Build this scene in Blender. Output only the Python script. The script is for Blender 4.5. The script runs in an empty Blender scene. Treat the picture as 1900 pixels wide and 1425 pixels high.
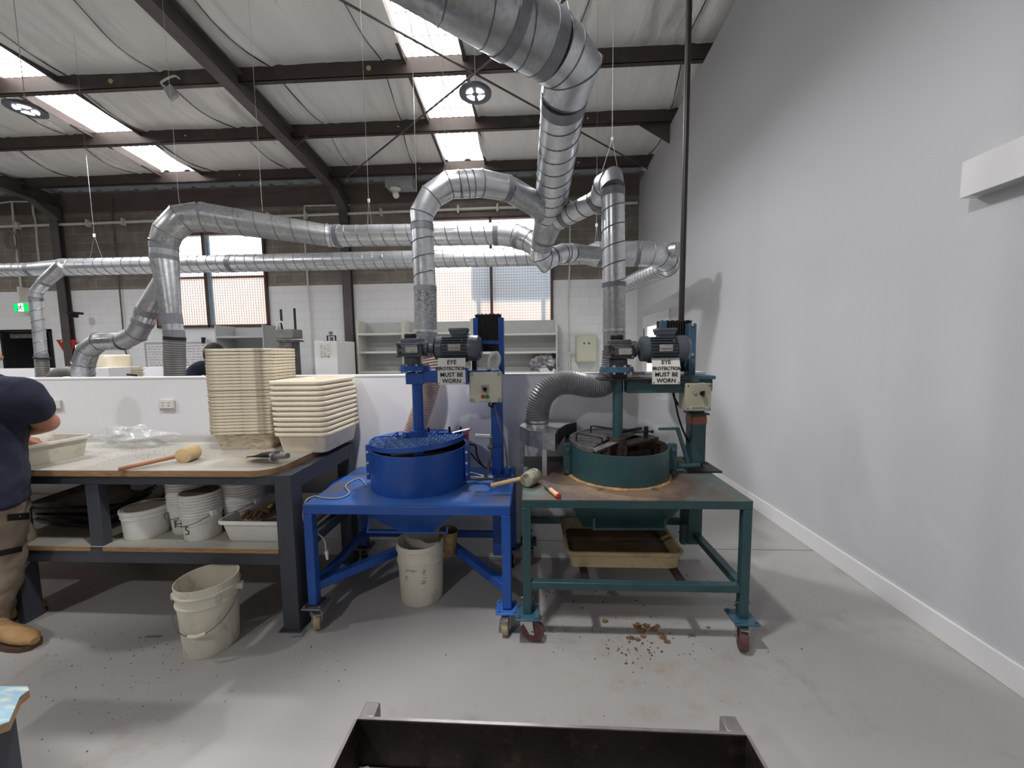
LAMP = 40; WORLD = 2.6; EXPO = 0.52; SKYE = 4.0; SKYN = 1.6
import bpy, math, random
from mathutils import Vector, Matrix, noise
V = Vector
random.seed(7)
SC = bpy.context.scene
COL = SC.collection
PI = math.pi
# ---------------------------------------------------------------- camera
F_PX, CX, CY = 710.0, 950.0, 712.5
yc = V(((985-CX)/F_PX, -(652-CY)/F_PX, -1)).normalized()
hc = V((1, .0125, 0))
zc = yc.cross(hc)
if zc.y < 0: zc = -zc
zc.normalize()
xc = yc.cross(zc)
CAM = V((0, 0, 1.55))
M3 = Matrix((xc, yc, zc))           # camera axes -> world axes
cd = bpy.data.cameras.new('camera'); cam = bpy.data.objects.new('camera', cd); COL.objects.link(cam)
cd.sensor_fit = 'HORIZONTAL'; cd.sensor_width = 36; cd.lens = 36*F_PX/1900; cd.clip_start = .05; cd.clip_end = 200
cam.matrix_world = Matrix.Translation(CAM) @ M3.to_4x4()
SC.camera = cam
def ray(x, y): return M3 @ V(((x-CX)/F_PX, -(y-CY)/F_PX, -1))
def P(x, y, Y): r = ray(x, y); return CAM + r*(Y/r.y)
def PX(x, y, X): r = ray(x, y); return CAM + r*(X/r.x)
def PZ(x, y, Z): r = ray(x, y); return CAM + r*((Z-1.55)/r.z)
# ---------------------------------------------------------------- materials
def _n(nt, t, **k):
    n = nt.nodes.new(t)
    for a, b in k.items():
        if hasattr(n, a): setattr(n, a, b)
        else: n.inputs[a].default_value = b
    return n
def rgb(r, g, b):                    # sRGB 0-255 -> linear
    f = lambda c: (c/255/12.92) if c/255 <= .04045 else ((c/255+.055)/1.055)**2.4
    return (f(r), f(g), f(b), 1)
def mix(nt, fac, a, b):
    m = nt.nodes.new('ShaderNodeMix'); m.data_type = 'RGBA'
    for s, v in ((m.inputs[0], fac), (m.inputs[6], a), (m.inputs[7], b)):
        if hasattr(v, 'links'): nt.links.new(v, s)
        else: s.default_value = v
    return m.outputs[2]
def ramp(nt, src, lo, hi):
    m = nt.nodes.new('ShaderNodeMapRange'); m.inputs[1].default_value = lo; m.inputs[2].default_value = hi
    nt.links.new(src, m.inputs[0]); return m.outputs[0]
def pm(name, col, rough=.5, metal=0., var=.12, scale=6., bump=0., bscale=40., dirt=None, dirt_amt=.5, dscale=4., stretch=(1,1,1), spec=.5, alpha=1., trans=0.):
    m = bpy.data.materials.new(name); m.use_nodes = True; nt = m.node_tree
    b = nt.nodes['Principled BSDF']
    tc = _n(nt, 'ShaderNodeTexCoord'); mp = _n(nt, 'ShaderNodeMapping'); mp.inputs['Scale'].default_value = stretch
    nt.links.new(tc.outputs['Object'], mp.inputs[0])
    n1 = _n(nt, 'ShaderNodeTexNoise', Scale=scale, Detail=5.); nt.links.new(mp.outputs[0], n1.inputs['Vector'])
    dark = tuple(c*(1-var*1.6) for c in col[:3])+(1,); lite = tuple(min(1, c*(1+var)) for c in col[:3])+(1,)
    c = mix(nt, ramp(nt, n1.outputs['Fac'], .3, .7), dark, lite)
    if dirt:
        n2 = _n(nt, 'ShaderNodeTexNoise', Scale=dscale, Detail=8., Roughness=.65); nt.links.new(mp.outputs[0], n2.inputs['Vector'])
        t = .72-.4*dirt_amt
        c = mix(nt, ramp(nt, n2.outputs['Fac'], t-.03, t+.16), c, dirt)
    nt.links.new(c, b.inputs['Base Color'])
    b.inputs['Roughness'].default_value = rough; b.inputs['Metallic'].default_value = metal
    b.inputs['Specular IOR Level'].default_value = spec
    if trans: b.inputs['Transmission Weight'].default_value = trans
    if alpha < 1: b.inputs['Alpha'].default_value = alpha
    if bump:
        n3 = _n(nt, 'ShaderNodeTexNoise', Scale=bscale, Detail=4.); nt.links.new(mp.outputs[0], n3.inputs['Vector'])
        bp = _n(nt, 'ShaderNodeBump'); bp.inputs['Strength'].default_value = min(1, bump); bp.inputs['Distance'].default_value = .01
        nt.links.new(n3.outputs['Fac'], bp.inputs['Height']); nt.links.new(bp.outputs[0], b.inputs['Normal'])
    return m
def emis(name, col, s):
    m = bpy.data.materials.new(name); m.use_nodes = True; nt = m.node_tree
    b = nt.nodes['Principled BSDF']; b.inputs['Base Color'].default_value = col
    b.inputs['Emission Color'].default_value = col; b.inputs['Emission Strength'].default_value = s
    return m
def galv(name, a, b_, rough, spangle=60):
    m = pm(name, a, rough, .85, .1); nt = m.node_tree; b = nt.nodes['Principled BSDF']
    tc = _n(nt, 'ShaderNodeTexCoord'); v = _n(nt, 'ShaderNodeTexVoronoi', Scale=float(spangle)); nt.links.new(tc.outputs['Object'], v.inputs['Vector'])
    s = _n(nt, 'ShaderNodeSeparateColor'); nt.links.new(v.outputs['Color'], s.inputs[0])
    nz = _n(nt, 'ShaderNodeTexNoise', Scale=5., Detail=6.); nt.links.new(tc.outputs['Object'], nz.inputs['Vector'])
    c = mix(nt, ramp(nt, s.outputs[0], 0, 1), a, b_); c = mix(nt, ramp(nt, nz.outputs['Fac'], .35, .75), c, tuple(x*.72 for x in a[:3])+(1,))
    nt.links.new(c, b.inputs['Base Color'])
    nt.links.new(ramp(nt, nz.outputs['Fac'], -.3+(.5-rough), 1.9-(rough)), b.inputs['Roughness'])
    return m
MT = dict(
 galv=galv('galvanised_steel', rgb(230,232,236), rgb(206,209,213), .27),
 galvd=galv('dull_galvanised_steel', rgb(192,194,195), rgb(160,163,164), .36, 45),
 speck=galv('speckled_galvanised_steel', rgb(190,192,194), rgb(96,98,100), .5, 150),
 tape=pm('grey_duct_tape', rgb(128,128,136), .45, .25, .08, 20),
 hose=pm('grey_hose', rgb(136,136,140), .4, .15, .08, 10, dirt=rgb(110,105,98), dirt_amt=.2),
 pink=pm('beige_hose', rgb(214,186,168), .55, 0, .06, 10),
 blue=pm('blue_paint', rgb(34,84,168), .34, 0, .1, 5, dirt=rgb(70,100,160), dirt_amt=.18, dscale=7),
 bluetop=pm('blue_paint_worn', rgb(60,110,190), .4, 0, .1, 5, dirt=rgb(112,110,120), dirt_amt=.55, dscale=4.5),
 teal=pm('dark_green_paint', rgb(48,80,84), .38, 0, .14, 6, bump=.1, bscale=60, dirt=rgb(58,66,62), dirt_amt=.3, dscale=9),
 tealb=pm('grey_blue_paint', rgb(62,96,118), .36, 0, .12, 8),
 tealtop=pm('dark_green_top_clay', rgb(96,112,108), .6, 0, .15, 6, bump=.25, bscale=50, dirt=rgb(98,82,72), dirt_amt=.62, dscale=5.5),
 bench=pm('charcoal_frame_paint', rgb(66,69,78), .5, 0, .1, 5, dirt=rgb(96,96,100), dirt_amt=.15, dscale=12),
 lam=pm('grey_laminate', rgb(176,172,162), .5, 0, .06, 3, dirt=rgb(164,142,116), dirt_amt=.34, dscale=3.),
 ply=pm('plywood_edge', rgb(168,132,92), .65, 0, .2, 14, bump=.15, dirt=rgb(110,78,50), dirt_amt=.3, dscale=20, stretch=(1,1,9)),
 trayd=pm('stained_cream_plastic', rgb(216,204,180), .5, 0, .1, 6, dirt=rgb(140,126,104), dirt_amt=.5, dscale=14, stretch=(1,1,3)),
 trayc=pm('cream_plastic', rgb(242,230,208), .42, 0, .06, 5, dirt=rgb(196,168,128), dirt_amt=.25, dscale=9),
 trayw=pm('pale_plastic', rgb(206,202,188), .45, 0, .05, 5, dirt=rgb(166,156,132), dirt_amt=.3, dscale=8),
 beige=pm('clay_stained_tray', rgb(186,166,126), .45, 0, .1, 5, dirt=rgb(136,112,80), dirt_amt=.35, dscale=5),
 clay=pm('dried_clay', rgb(138,102,72), .85, 0, .3, 20, bump=.8, bscale=60),
 clayd=pm('dark_clay', rgb(62,50,40), .8, 0, .3, 14, bump=.8, bscale=50),
 buck=pm('cream_bucket_plastic', rgb(230,224,206), .42, 0, .06, 6, dirt=rgb(160,146,112), dirt_amt=.32, dscale=12, stretch=(1,1,.5)),
 white=pm('white_plastic', rgb(232,230,224), .4, 0, .03, 6, dirt=rgb(196,190,176), dirt_amt=.2, dscale=8),
 wplain=pm('clean_white_paint', rgb(232,232,232), .5, 0, .015, 2),
 cream=pm('cream_enamel', rgb(206,204,186), .4, 0, .03, 5),
 greyen=pm('grey_shelving_enamel', rgb(184,186,186), .45, 0, .03, 5),
 shelfb=pm('light_shelving_enamel', rgb(214,214,204), .45, 0, .03, 5),
 motor=pm('motor_grey_enamel', rgb(84,90,98), .36, .1, .1, 9, bump=.05),
 motord=pm('dusty_gearbox_grey', rgb(74,74,76), .5, .1, .15, 12, bump=.1, dirt=rgb(104,98,90), dirt_amt=.2),
 black=pm('black_rubber', rgb(20,19,20), .5, 0, .1, 8),
 dark=pm('dark_steel', rgb(52,46,44), .42, .3, .2, 6),
 chrome=pm('bright_steel', rgb(196,196,198), .25, .9, .1, 12),
 plate=pm('nameplate_metal', rgb(178,172,164), .4, .4, .2, 60),
 steelw=pm('worn_steel', rgb(126,122,122), .45, .6, .25, 12),
 wire=pm('galvanised_wire', rgb(176,176,172), .4, .6, .05),
 beam=pm('brown_painted_steel', rgb(92,86,84), .5, .1, .12, 3, dirt=rgb(62,56,52), dirt_amt=.3),
 purl=pm('dark_brown_purlin', rgb(74,64,60), .5, .1, .15, 3, dirt=rgb(104,96,88), dirt_amt=.2, dscale=2),
 sign=pm('sign_white', rgb(226,224,216), .4, 0, .03, 5, dirt=rgb(178,172,160), dirt_amt=.15, dscale=14),
 ink=pm('black_ink', rgb(18,18,20), .6, 0, .0),
 wood=pm('pale_timber', rgb(214,176,128), .5, 0, .12, 10, stretch=(6,1,1)),
 woodr=pm('reddish_timber', rgb(176,118,82), .42, 0, .15, 10),
 mallw=pm('mallet_face_timber', rgb(214,186,140), .6, 0, .1, 20),
 mallg=pm('clay_crusted_mallet', rgb(168,162,140), .8, 0, .2, 20, bump=.5, dirt=rgb(62,56,50), dirt_amt=.45, dscale=16),
 red=pm('red_plastic', rgb(188,44,40), .4, 0, .05),
 redd=pm('red_wheel', rgb(104,66,66), .5, 0, .15, 30, dirt=rgb(70,60,58), dirt_amt=.4, dscale=20),
 green=pm('green_plastic', rgb(30,128,72), .4, 0, .05),
 tan=pm('tan_wheel', rgb(176,160,128), .5, 0, .15, 20),
 navy=pm('navy_cotton', rgb(29,33,54), .9, 0, .2, 9, bump=.6, bscale=10),
 khaki=pm('khaki_work_cotton', rgb(158,144,126), .9, 0, .14, 8, bump=.6, bscale=12),
 skin=pm('skin', rgb(176,122,96), .5, 0, .08, 14, bump=.05),
 hair=pm('dark_hair', rgb(42,32,26), .8, 0, .3, 40, bump=.7),
 boot=pm('tan_suede', rgb(178,140,94), .8, 0, .15, 14, bump=.3, dirt=rgb(132,100,66), dirt_amt=.3),
 sole=pm('boot_sole', rgb(92,70,48), .7, 0, .15, 14),
 orange=pm('orange_tape', rgb(150,92,70), .4, 0, .2, 20),
 card=pm('cardboard', rgb(150,122,84), .8, 0, .12, 10),
 conduit=pm('white_conduit', rgb(226,224,214), .5, 0, .05),
 conduitd=pm('grey_conduit', rgb(132,128,122), .5, 0, .08),
 copper=pm('copper_pipe', rgb(124,98,86), .5, .2, .2, 10),
 seam=pm('duct_seam_steel', rgb(114,116,120), .4, .6, .1, 20), redc=pm('dull_red_cable', rgb(120,52,46), .6), gbar=pm('blue_bars_sheen_tint', rgb(104,144,214), .35), wmesh=pm('grey_wire_mesh', rgb(110,106,108), .5, .2),  # guard bars: sheen put into the colour as a paler blue
 hosed=pm('dusty_grey_hose', rgb(112,110,108), .5, .1, .1, 10),
 wbrown=pm('brown_window_frame', rgb(96,66,60), .5, 0, .1, 6),
 brick=pm('outside_rendered_wall', rgb(238,208,190), .9, 0, .06, 1.5),
 tarp=pm('outside_blue_tank', rgb(92,128,146), .7, 0, .1, 2),
 glove=pm('brown_leather', rgb(122,82,58), .8, 0, .2, 20, bump=.4),
 yellow=pm('yellow_leather', rgb(190,160,70), .7, 0, .1, 20),
 stool=pm('blue_streaked_paint', rgb(128,166,186), .45, 0, .1, 8, dirt=rgb(206,206,180), dirt_amt=.5, dscale=9, stretch=(1,4,1)),
 trough=pm('blackened_steel', rgb(54,46,42), .5, .35, .3, 7, bump=.25, dirt=rgb(92,76,66), dirt_amt=.3, dscale=12),
 trim=pm('scuffed_bare_steel', rgb(150,142,142), .4, .5, .2, 12),
 lens=emis('led_lens', (1, .98, .95, 1), 4),
 exitg=emis('exit_green', rgb(0,190,90), .9), exitw=emis('exit_white', (.9,1,.95,1), 1.1),
 sky=emis('skylight_fibreglass', (1, .965, .945, 1), SKYE),
)
# ---------------------------------------------------------------- mesh builder
def frame(d):
    d = d.normalized(); a = V((0,0,1)) if abs(d.z) < .9 else V((1,0,0))
    u = d.cross(a).normalized(); return u, d.cross(u).normalized()
class MB:
    def __init__(s): s.v = []; s.f = []
    def add(s, vs, fs):
        o = len(s.v); s.v += [V(p) for p in vs]; s.f += [tuple(i+o for i in f) for f in fs]; return s
    def box(s, x0, x1, y0, y1, z0, z1):
        return s.add([(x,y,z) for z in (z0,z1) for y in (y0,y1) for x in (x0,x1)], [(0,2,3,1),(4,5,7,6),(0,1,5,4),(2,6,7,3),(0,4,6,2),(1,3,7,5)])
    def cbox(s, c, sx, sy, sz, R=None):
        q = [V((x*sx/2,y*sy/2,z*sz/2)) for z in (-1,1) for y in (-1,1) for x in (-1,1)]
        if R is not None: q = [R @ p for p in q]
        c = V(c); return s.add([p+c for p in q], [(0,2,3,1),(4,5,7,6),(0,1,5,4),(2,6,7,3),(0,4,6,2),(1,3,7,5)])
    def beam(s, a, b, w, h, up=(0,0,1)):
        a = V(a); b = V(b); d = (b-a).normalized(); up = V(up)
        if abs(d.dot(up)) > .98: up = V((0,1,0))
        u = d.cross(up).normalized(); t = u.cross(d)
        q = [p+u*i*w/2+t*j*h/2 for p in (a,b) for j in (-1,1) for i in (-1,1)]
        return s.add(q, [(0,2,3,1),(4,5,7,6),(0,1,5,4),(2,6,7,3),(0,4,6,2),(1,3,7,5)])
    def tube(s, pts, r, seg=12, caps=True, closed=False):
        pts = [V(p) for p in pts]; n = len(pts)
        if not hasattr(r, '__len__'): r = [r]*n
        o = len(s.v); u = None
        for i, p in enumerate(pts):
            if closed: di = (p-pts[i-1]).normalized(); do = (pts[(i+1) % n]-p).normalized()
            else:
                di = (p-pts[i-1]).normalized() if i else (pts[1]-p).normalized()
                do = (pts[i+1]-p).normalized() if i < n-1 else di
            nb = di+do
            if nb.length < 1e-4: nb = di.copy()
            nb.normalize()
            if u is None: u, w = frame(di)
            else: u = (u-di*u.dot(di)).normalized(); w = di.cross(u).normalized()
            k = di.dot(nb)
            for j in range(seg):
                a = 2*PI*j/seg; q = (u*math.cos(a)+w*math.sin(a))*r[i]
                q = q-di*(q.dot(nb)/max(k, .35)); s.v.append(p+q)
            u = (u-do*u.dot(do)).normalized()
        m = n if closed else n-1
        for i in range(m):
            for j in range(seg):
                a = o+i*seg+j; b_ = o+i*seg+(j+1) % seg; i2 = (i+1) % n
                s.f.append((a, b_, o+i2*seg+(j+1) % seg, o+i2*seg+j))
        if caps and not closed:
            s.f.append(tuple(o+j for j in range(seg))[::-1]); s.f.append(tuple(o+(n-1)*seg+j for j in range(seg)))
        return s
    def cyl(s, a, b, r, seg=20, r2=None): return s.tube([a, b], [r, r if r2 is None else r2], seg)
    def lathe(s, prof, c=(0,0,0), seg=36, R=None, sx=1, sy=1, caps=True):
        o = len(s.v); c = V(c); n = len(prof)
        for r, z in prof:
            for j in range(seg):
                a = 2*PI*j/seg; p = V((r*math.cos(a)*sx, r*math.sin(a)*sy, z))
                if R is not None: p = R @ p
                s.v.append(p+c)
        for i in range(n-1):
            for j in range(seg):
                s.f.append((o+i*seg+j, o+i*seg+(j+1) % seg, o+(i+1)*seg+(j+1) % seg, o+(i+1)*seg+j))
        if caps and prof[0][0] > 1e-6: s.f.append(tuple(o+j for j in range(seg))[::-1])
        if caps and prof[-1][0] > 1e-6: s.f.append(tuple(o+(n-1)*seg+j for j in range(seg)))
        return s
    def prism(s, poly, z0, z1):
        n = len(poly); vs = [(p[0],p[1],z0) for p in poly]+[(p[0],p[1],z1) for p in poly]
        return s.add(vs, [tuple(range(n))[::-1], tuple(range(n, 2*n))]+[(i,(i+1) % n,n+(i+1) % n,n+i) for i in range(n)])
    def slab(s, quad, t):                      # planar polygon given thickness vector
        n = len(quad); t = V(t); q = [V(p) for p in quad]
        return s.add(q+[p+t for p in q], [tuple(range(n)), tuple(range(n, 2*n))[::-1]]+[(i,n+i,n+(i+1) % n,(i+1) % n) for i in range(n)])
    def ball(s, c, r, sx=1, sy=1, sz=1, seg=16, R=None, jit=0):
        rings = max(6, seg//2); vs = []; c = V(c)
        for i in range(rings+1):
            t = PI*i/rings
            for j in range(seg):
                a = 2*PI*j/seg; k = 1
                if jit: k = 1+jit*noise.noise(V((math.cos(a)*math.sin(t)*2, math.sin(a)*math.sin(t)*2, math.cos(t)*2))+c*37)
                p = V((math.cos(a)*math.sin(t)*sx, math.sin(a)*math.sin(t)*sy, math.cos(t)*sz))*r*k
                if R is not None: p = R @ p
                vs.append(p+c)
        fs = [(i*seg+j, i*seg+(j+1) % seg, (i+1)*seg+(j+1) % seg, (i+1)*seg+j) for i in range(rings) for j in range(seg)]
        return s.add(vs, fs)
    def loops(s, L, cap0=True, cap1=True):
        o = len(s.v); n = len(L[0])
        for l in L: s.v += [V(p) for p in l]
        for i in range(len(L)-1):
            for j in range(n):
                s.f.append((o+i*n+j, o+i*n+(j+1) % n, o+(i+1)*n+(j+1) % n, o+(i+1)*n+j))
        if cap0: s.f.append(tuple(o+j for j in range(n))[::-1])
        if cap1: s.f.append(tuple(o+(len(L)-1)*n+j for j in range(n)))
        return s
def rr(w, l, r, z, cx=0, cy=0, k=6):
    out = []
    for qx, qy, a0 in ((1,1,0),(-1,1,90),(-1,-1,180),(1,-1,270)):
        for i in range(k+1):
            a = math.radians(a0+90*i/k); out.append((cx+qx*(w/2-r)+r*math.cos(a), cy+qy*(l/2-r)+r*math.sin(a), z))
    return out
def obj(name, mb, m, parent=None, bev=0, smooth=True, angle=32, kind=None, label=None, mods=None):
    me = bpy.data.meshes.new(name); me.from_pydata(mb.v, [], mb.f); me.validate(); me.update()
    o = bpy.data.objects.new(name, me); COL.objects.link(o)
    me.materials.append(MT[m] if isinstance(m, str) else m)
    if smooth:
        me.shade_smooth()
        try: me.set_sharp_from_angle(angle=math.radians(angle))
        except Exception: pass
    if bev:
        b = o.modifiers.new('bevel', 'BEVEL'); b.width = bev; b.segments = 2; b.limit_method = 'ANGLE'; b.angle_limit = math.radians(40)
        b.harden_normals = False
    if parent is not None:
        o.parent = parent
        if parent.type == 'EMPTY': o.location = -parent.location
    if kind: o['kind'] = kind
    if label: o['label'] = label
    return o
def thing(name, label, cat, loc=(0,0,0), group=None):
    o = bpy.data.objects.new(name, None); COL.objects.link(o); o.location = loc; o.empty_display_size = .05
    o['label'] = label; o['category'] = cat
    if group: o['group'] = group
    return o
def tag(o, label, cat, group=None, kind=None):
    o['label'] = label; o['category'] = cat
    if group: o['group'] = group
    if kind: o['kind'] = kind
    return o
def dup(root, loc, rotz=None, label=None, group=None, scale=None):
    r = root.copy(); COL.objects.link(r); r.location = loc
    if rotz is not None: r.rotation_euler = (0,0,rotz)
    if scale: r.scale = scale
    if label: r['label'] = label
    if group: r['group'] = group
    for ch in list(root.children):
        c = ch.copy(); COL.objects.link(c); c.parent = r
        for g in ch.children:
            d = g.copy(); COL.objects.link(d); d.parent = c
    return r
def struct(name, mb, m, parent=None, **k):
    o = obj(name, mb, m, parent, **k)
    if parent is None: o['kind'] = 'structure'
    return o
def text(body, size, m, parent, origin, right, up, align='CENTER', ext=.0006, off=0., name='lettering', space=1.0, shear=0):
    cu = bpy.data.curves.new('t', 'FONT'); cu.body = body; cu.size = size; cu.align_x = align; cu.align_y = 'CENTER'
    cu.extrude = ext; cu.offset = off; cu.resolution_u = 3; cu.space_line = space; cu.shear = shear
    t = bpy.data.objects.new('t', cu); COL.objects.link(t)
    dg = bpy.context.evaluated_depsgraph_get(); me = bpy.data.meshes.new_from_object(t.evaluated_get(dg))
    bpy.data.objects.remove(t)
    r = V(right).normalized(); u = V(up).normalized(); nn = r.cross(u)
    M = Matrix((r, u, nn)).transposed().to_4x4(); M.translation = V(origin)
    me.transform(M); me.materials.clear(); me.materials.append(MT[m])
    o = bpy.data.objects.new(name, me); COL.objects.link(o); o.parent = parent
    if parent.type == 'EMPTY': o.location = -parent.location
    return o
def catmull(pts, n=8):
    pts = [V(p) for p in pts]; q = [pts[0]*2-pts[1]]+pts+[pts[-1]*2-pts[-2]]; out = []
    for i in range(1, len(q)-2):
        a, b_, c, d = q[i-1:i+3]
        for k in range(n):
            t = k/n; out.append(.5*((2*b_)+(c-a)*t+(2*a-5*b_+4*c-d)*t*t+(3*b_-a-3*c+d)*t**3))
    out.append(pts[-1]); return out
def resample(pts, step):
    out = [pts[0]]; acc = 0
    for i in range(1, len(pts)):
        a = pts[i-1]; b_ = pts[i]; L = (b_-a).length
        while acc+L >= step:
            t = (step-acc)/L; a = a.lerp(b_, t); out.append(a.copy()); L = (b_-a).length; acc = 0
        acc += L
    return out
def hose_mb(pts, r, pitch=.016, amp=.005, seg=26):
    c = resample(catmull(pts, 14), pitch/2); mb = MB()
    rr_ = [r+(amp if i % 2 else -amp*.4) for i in range(len(c))]
    return mb.tube(c, rr_, seg)
ORD = ['topmost','second','third','fourth','fifth','sixth','seventh','eighth','ninth','tenth','eleventh','twelfth','thirteenth','fourteenth']
# ================================================================ setting
def zt(Y): return 4.911+(7.29-Y)*.0927        # underside of the purlins = top of the white side wall
SL = .0927
# floor
fm = pm('sealed_concrete', rgb(172,169,166), .42, 0, .05, 1.6, bump=.03, bscale=30, dirt=rgb(148,140,132), dirt_amt=.3, dscale=2.6)
nt = fm.node_tree; bs = nt.nodes['Principled BSDF']; base = bs.inputs['Base Color'].links[0].from_socket
tc = _n(nt, 'ShaderNodeTexCoord'); sp = _n(nt, 'ShaderNodeSeparateXYZ'); nt.links.new(tc.outputs['Object'], sp.inputs[0])
ns = _n(nt, 'ShaderNodeTexNoise', Scale=6., Detail=10., Roughness=.7); nt.links.new(tc.outputs['Object'], ns.inputs['Vector'])
# rust-brown dust below the green mixer
vd = nt.nodes.new('ShaderNodeVectorMath'); vd.operation = 'DISTANCE'; vd.inputs[1].default_value = (.55,1.75,0); nt.links.new(tc.outputs['Object'], vd.inputs[0])
r1 = ramp(nt, vd.outputs['Value'], .62, .08); mm = nt.nodes.new('ShaderNodeMath'); mm.operation = 'MULTIPLY'
nt.links.new(r1, mm.inputs[0]); nt.links.new(ramp(nt, ns.outputs['Fac'], .5, .78), mm.inputs[1])
c = mix(nt, mm.outputs[0], base, rgb(160,132,104))
vo = _n(nt, 'ShaderNodeTexVoronoi', Scale=26.); nt.links.new(tc.outputs['Object'], vo.inputs['Vector'])
m2 = nt.nodes.new('ShaderNodeMath'); m2.operation = 'LESS_THAN'; m2.inputs[1].default_value = .06; nt.links.new(vo.outputs['Distance'], m2.inputs[0])
ng = _n(nt, 'ShaderNodeTexNoise', Scale=1.9, Detail=3.); nt.links.new(tc.outputs['Object'], ng.inputs['Vector'])
m3 = nt.nodes.new('ShaderNodeMath'); m3.operation = 'MULTIPLY'; nt.links.new(m2.outputs[0], m3.inputs[0]); nt.links.new(ramp(nt, ng.outputs['Fac'], .54, .6), m3.inputs[1])
c = mix(nt, m3.outputs[0], c, rgb(92,78,66))
m4 = nt.nodes.new('ShaderNodeMath'); m4.operation = 'COMPARE'; m4.inputs[1].default_value = 2.93; m4.inputs[2].default_value = .004; nt.links.new(sp.outputs['Y'], m4.inputs[0])
c = mix(nt, m4.outputs[0], c, rgb(70,66,62)); nt.links.new(c, bs.inputs['Base Color'])
struct('floor', MB().box(-14.2, 2.4, -5, 8.3, -.1, 0), fm)
# right wall, dwarf wall, side partitions
wm = pm('white_plaster', rgb(242,242,245), .55, 0, .006, 1.2); wr_ = pm('white_plaster_shade_toned', rgb(202,203,206), .55, 0, .008, 1.2)  # one white paint; shade is put into the right wall's darker colour
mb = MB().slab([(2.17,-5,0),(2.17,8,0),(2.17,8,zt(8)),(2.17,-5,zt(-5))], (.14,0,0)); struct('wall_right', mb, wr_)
struct('baseboard_right', MB().box(2.152,2.17,-4.8,6.0,0,.13), 'wplain', bev=.003)
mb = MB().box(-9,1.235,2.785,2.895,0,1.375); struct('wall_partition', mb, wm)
struct('trim_1', MB().box(-9,1.24,2.78,2.90,1.375,1.39), 'wplain', bev=.003)
struct('baseboard_partition', MB().box(-9,1.24,2.768,2.785,0,.13), 'wplain', bev=.003)
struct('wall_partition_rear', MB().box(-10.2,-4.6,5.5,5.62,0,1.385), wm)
struct('wall_front', MB().box(-14.2,2.4,-5.1,-5,0,6.2), pm('far_wall_grey', rgb(190,190,188), .7))
struct('wall_left', MB().box(-14.2,-14.1,-5,8,0,6.2), pm('left_wall_grey', rgb(150,148,144), .7))
# back wall of blocks, painted white up to about 3 m
def block_mat():
    m = bpy.data.materials.new('concrete_block'); m.use_nodes = True; nt = m.node_tree; b = nt.nodes['Principled BSDF']
    tc = _n(nt, 'ShaderNodeTexCoord'); s = _n(nt, 'ShaderNodeSeparateXYZ'); nt.links.new(tc.outputs['Object'], s.inputs[0])
    cm = _n(nt, 'ShaderNodeCombineXYZ'); nt.links.new(s.outputs['X'], cm.inputs[0]); nt.links.new(s.outputs['Z'], cm.inputs[1])
    def br(c1, c2, mo, ms):
        t = _n(nt, 'ShaderNodeTexBrick', Scale=1.0); t.inputs['Brick Width'].default_value = .4; t.inputs['Row Height'].default_value = .19
        t.inputs['Mortar Size'].default_value = ms; t.inputs['Color1'].default_value = c1; t.inputs['Color2'].default_value = c2; t.inputs['Mortar'].default_value = mo
        nt.links.new(cm.outputs[0], t.inputs['Vector']); return t
    raw = br(rgb(146,138,130), rgb(130,122,114), rgb(170,162,152), .006); pt = br(rgb(240,241,242), rgb(236,237,238), rgb(222,223,224), .004)
    n = _n(nt, 'ShaderNodeTexNoise', Scale=3., Detail=8.); nt.links.new(tc.outputs['Object'], n.inputs['Vector'])
    rawc = mix(nt, ramp(nt, n.outputs['Fac'], .4, .8), raw.outputs['Color'], rgb(112,104,96))
    g = nt.nodes.new('ShaderNodeMath'); g.operation = 'GREATER_THAN'; g.inputs[1].default_value = 2.995; nt.links.new(s.outputs['Z'], g.inputs[0])
    nt.links.new(mix(nt, g.outputs[0], pt.outputs['Color'], rawc), b.inputs['Base Color']); b.inputs['Roughness'].default_value = .8
    bp = _n(nt, 'ShaderNodeBump', Strength=.35); bp.inputs['Distance'].default_value = .01
    nt.links.new(pt.outputs['Fac'], bp.inputs['Height']); bp.invert = True; nt.links.new(bp.outputs[0], b.inputs['Normal']); return m
W1 = (-8.05,-5.55,2.15,4.12); W2 = (-2.25,.46,2.12,4.28); D1 = (-11.75,-10.55,0,2.17)
mb = MB(); Y0, Y1 = 8.0, 8.2; top = 5.12
xs = [-14.2, D1[0], D1[1], W1[0], W1[1], W2[0], W2[1], 2.32]
for i, (a, b_) in enumerate(zip(xs, xs[1:])):
    if i == 1: mb.box(a,b_,Y0,Y1,D1[3],top)
    elif i in (3,5):
        w = W1 if i == 3 else W2; mb.box(a,b_,Y0,Y1,0,w[2]); mb.box(a,b_,Y0,Y1,w[3],top)
    else: mb.box(a,b_,Y0,Y1,0,top)
struct('wall_back', mb, block_mat(), smooth=False)
struct('trim_2', MB().box(-14.2,2.17,7.985,8.0,4.62,5.0), pm('ring_beam_concrete', rgb(104,94,88), .8, 0, .12, 2, bump=.2))      # wall plate beam above the blocks
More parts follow.
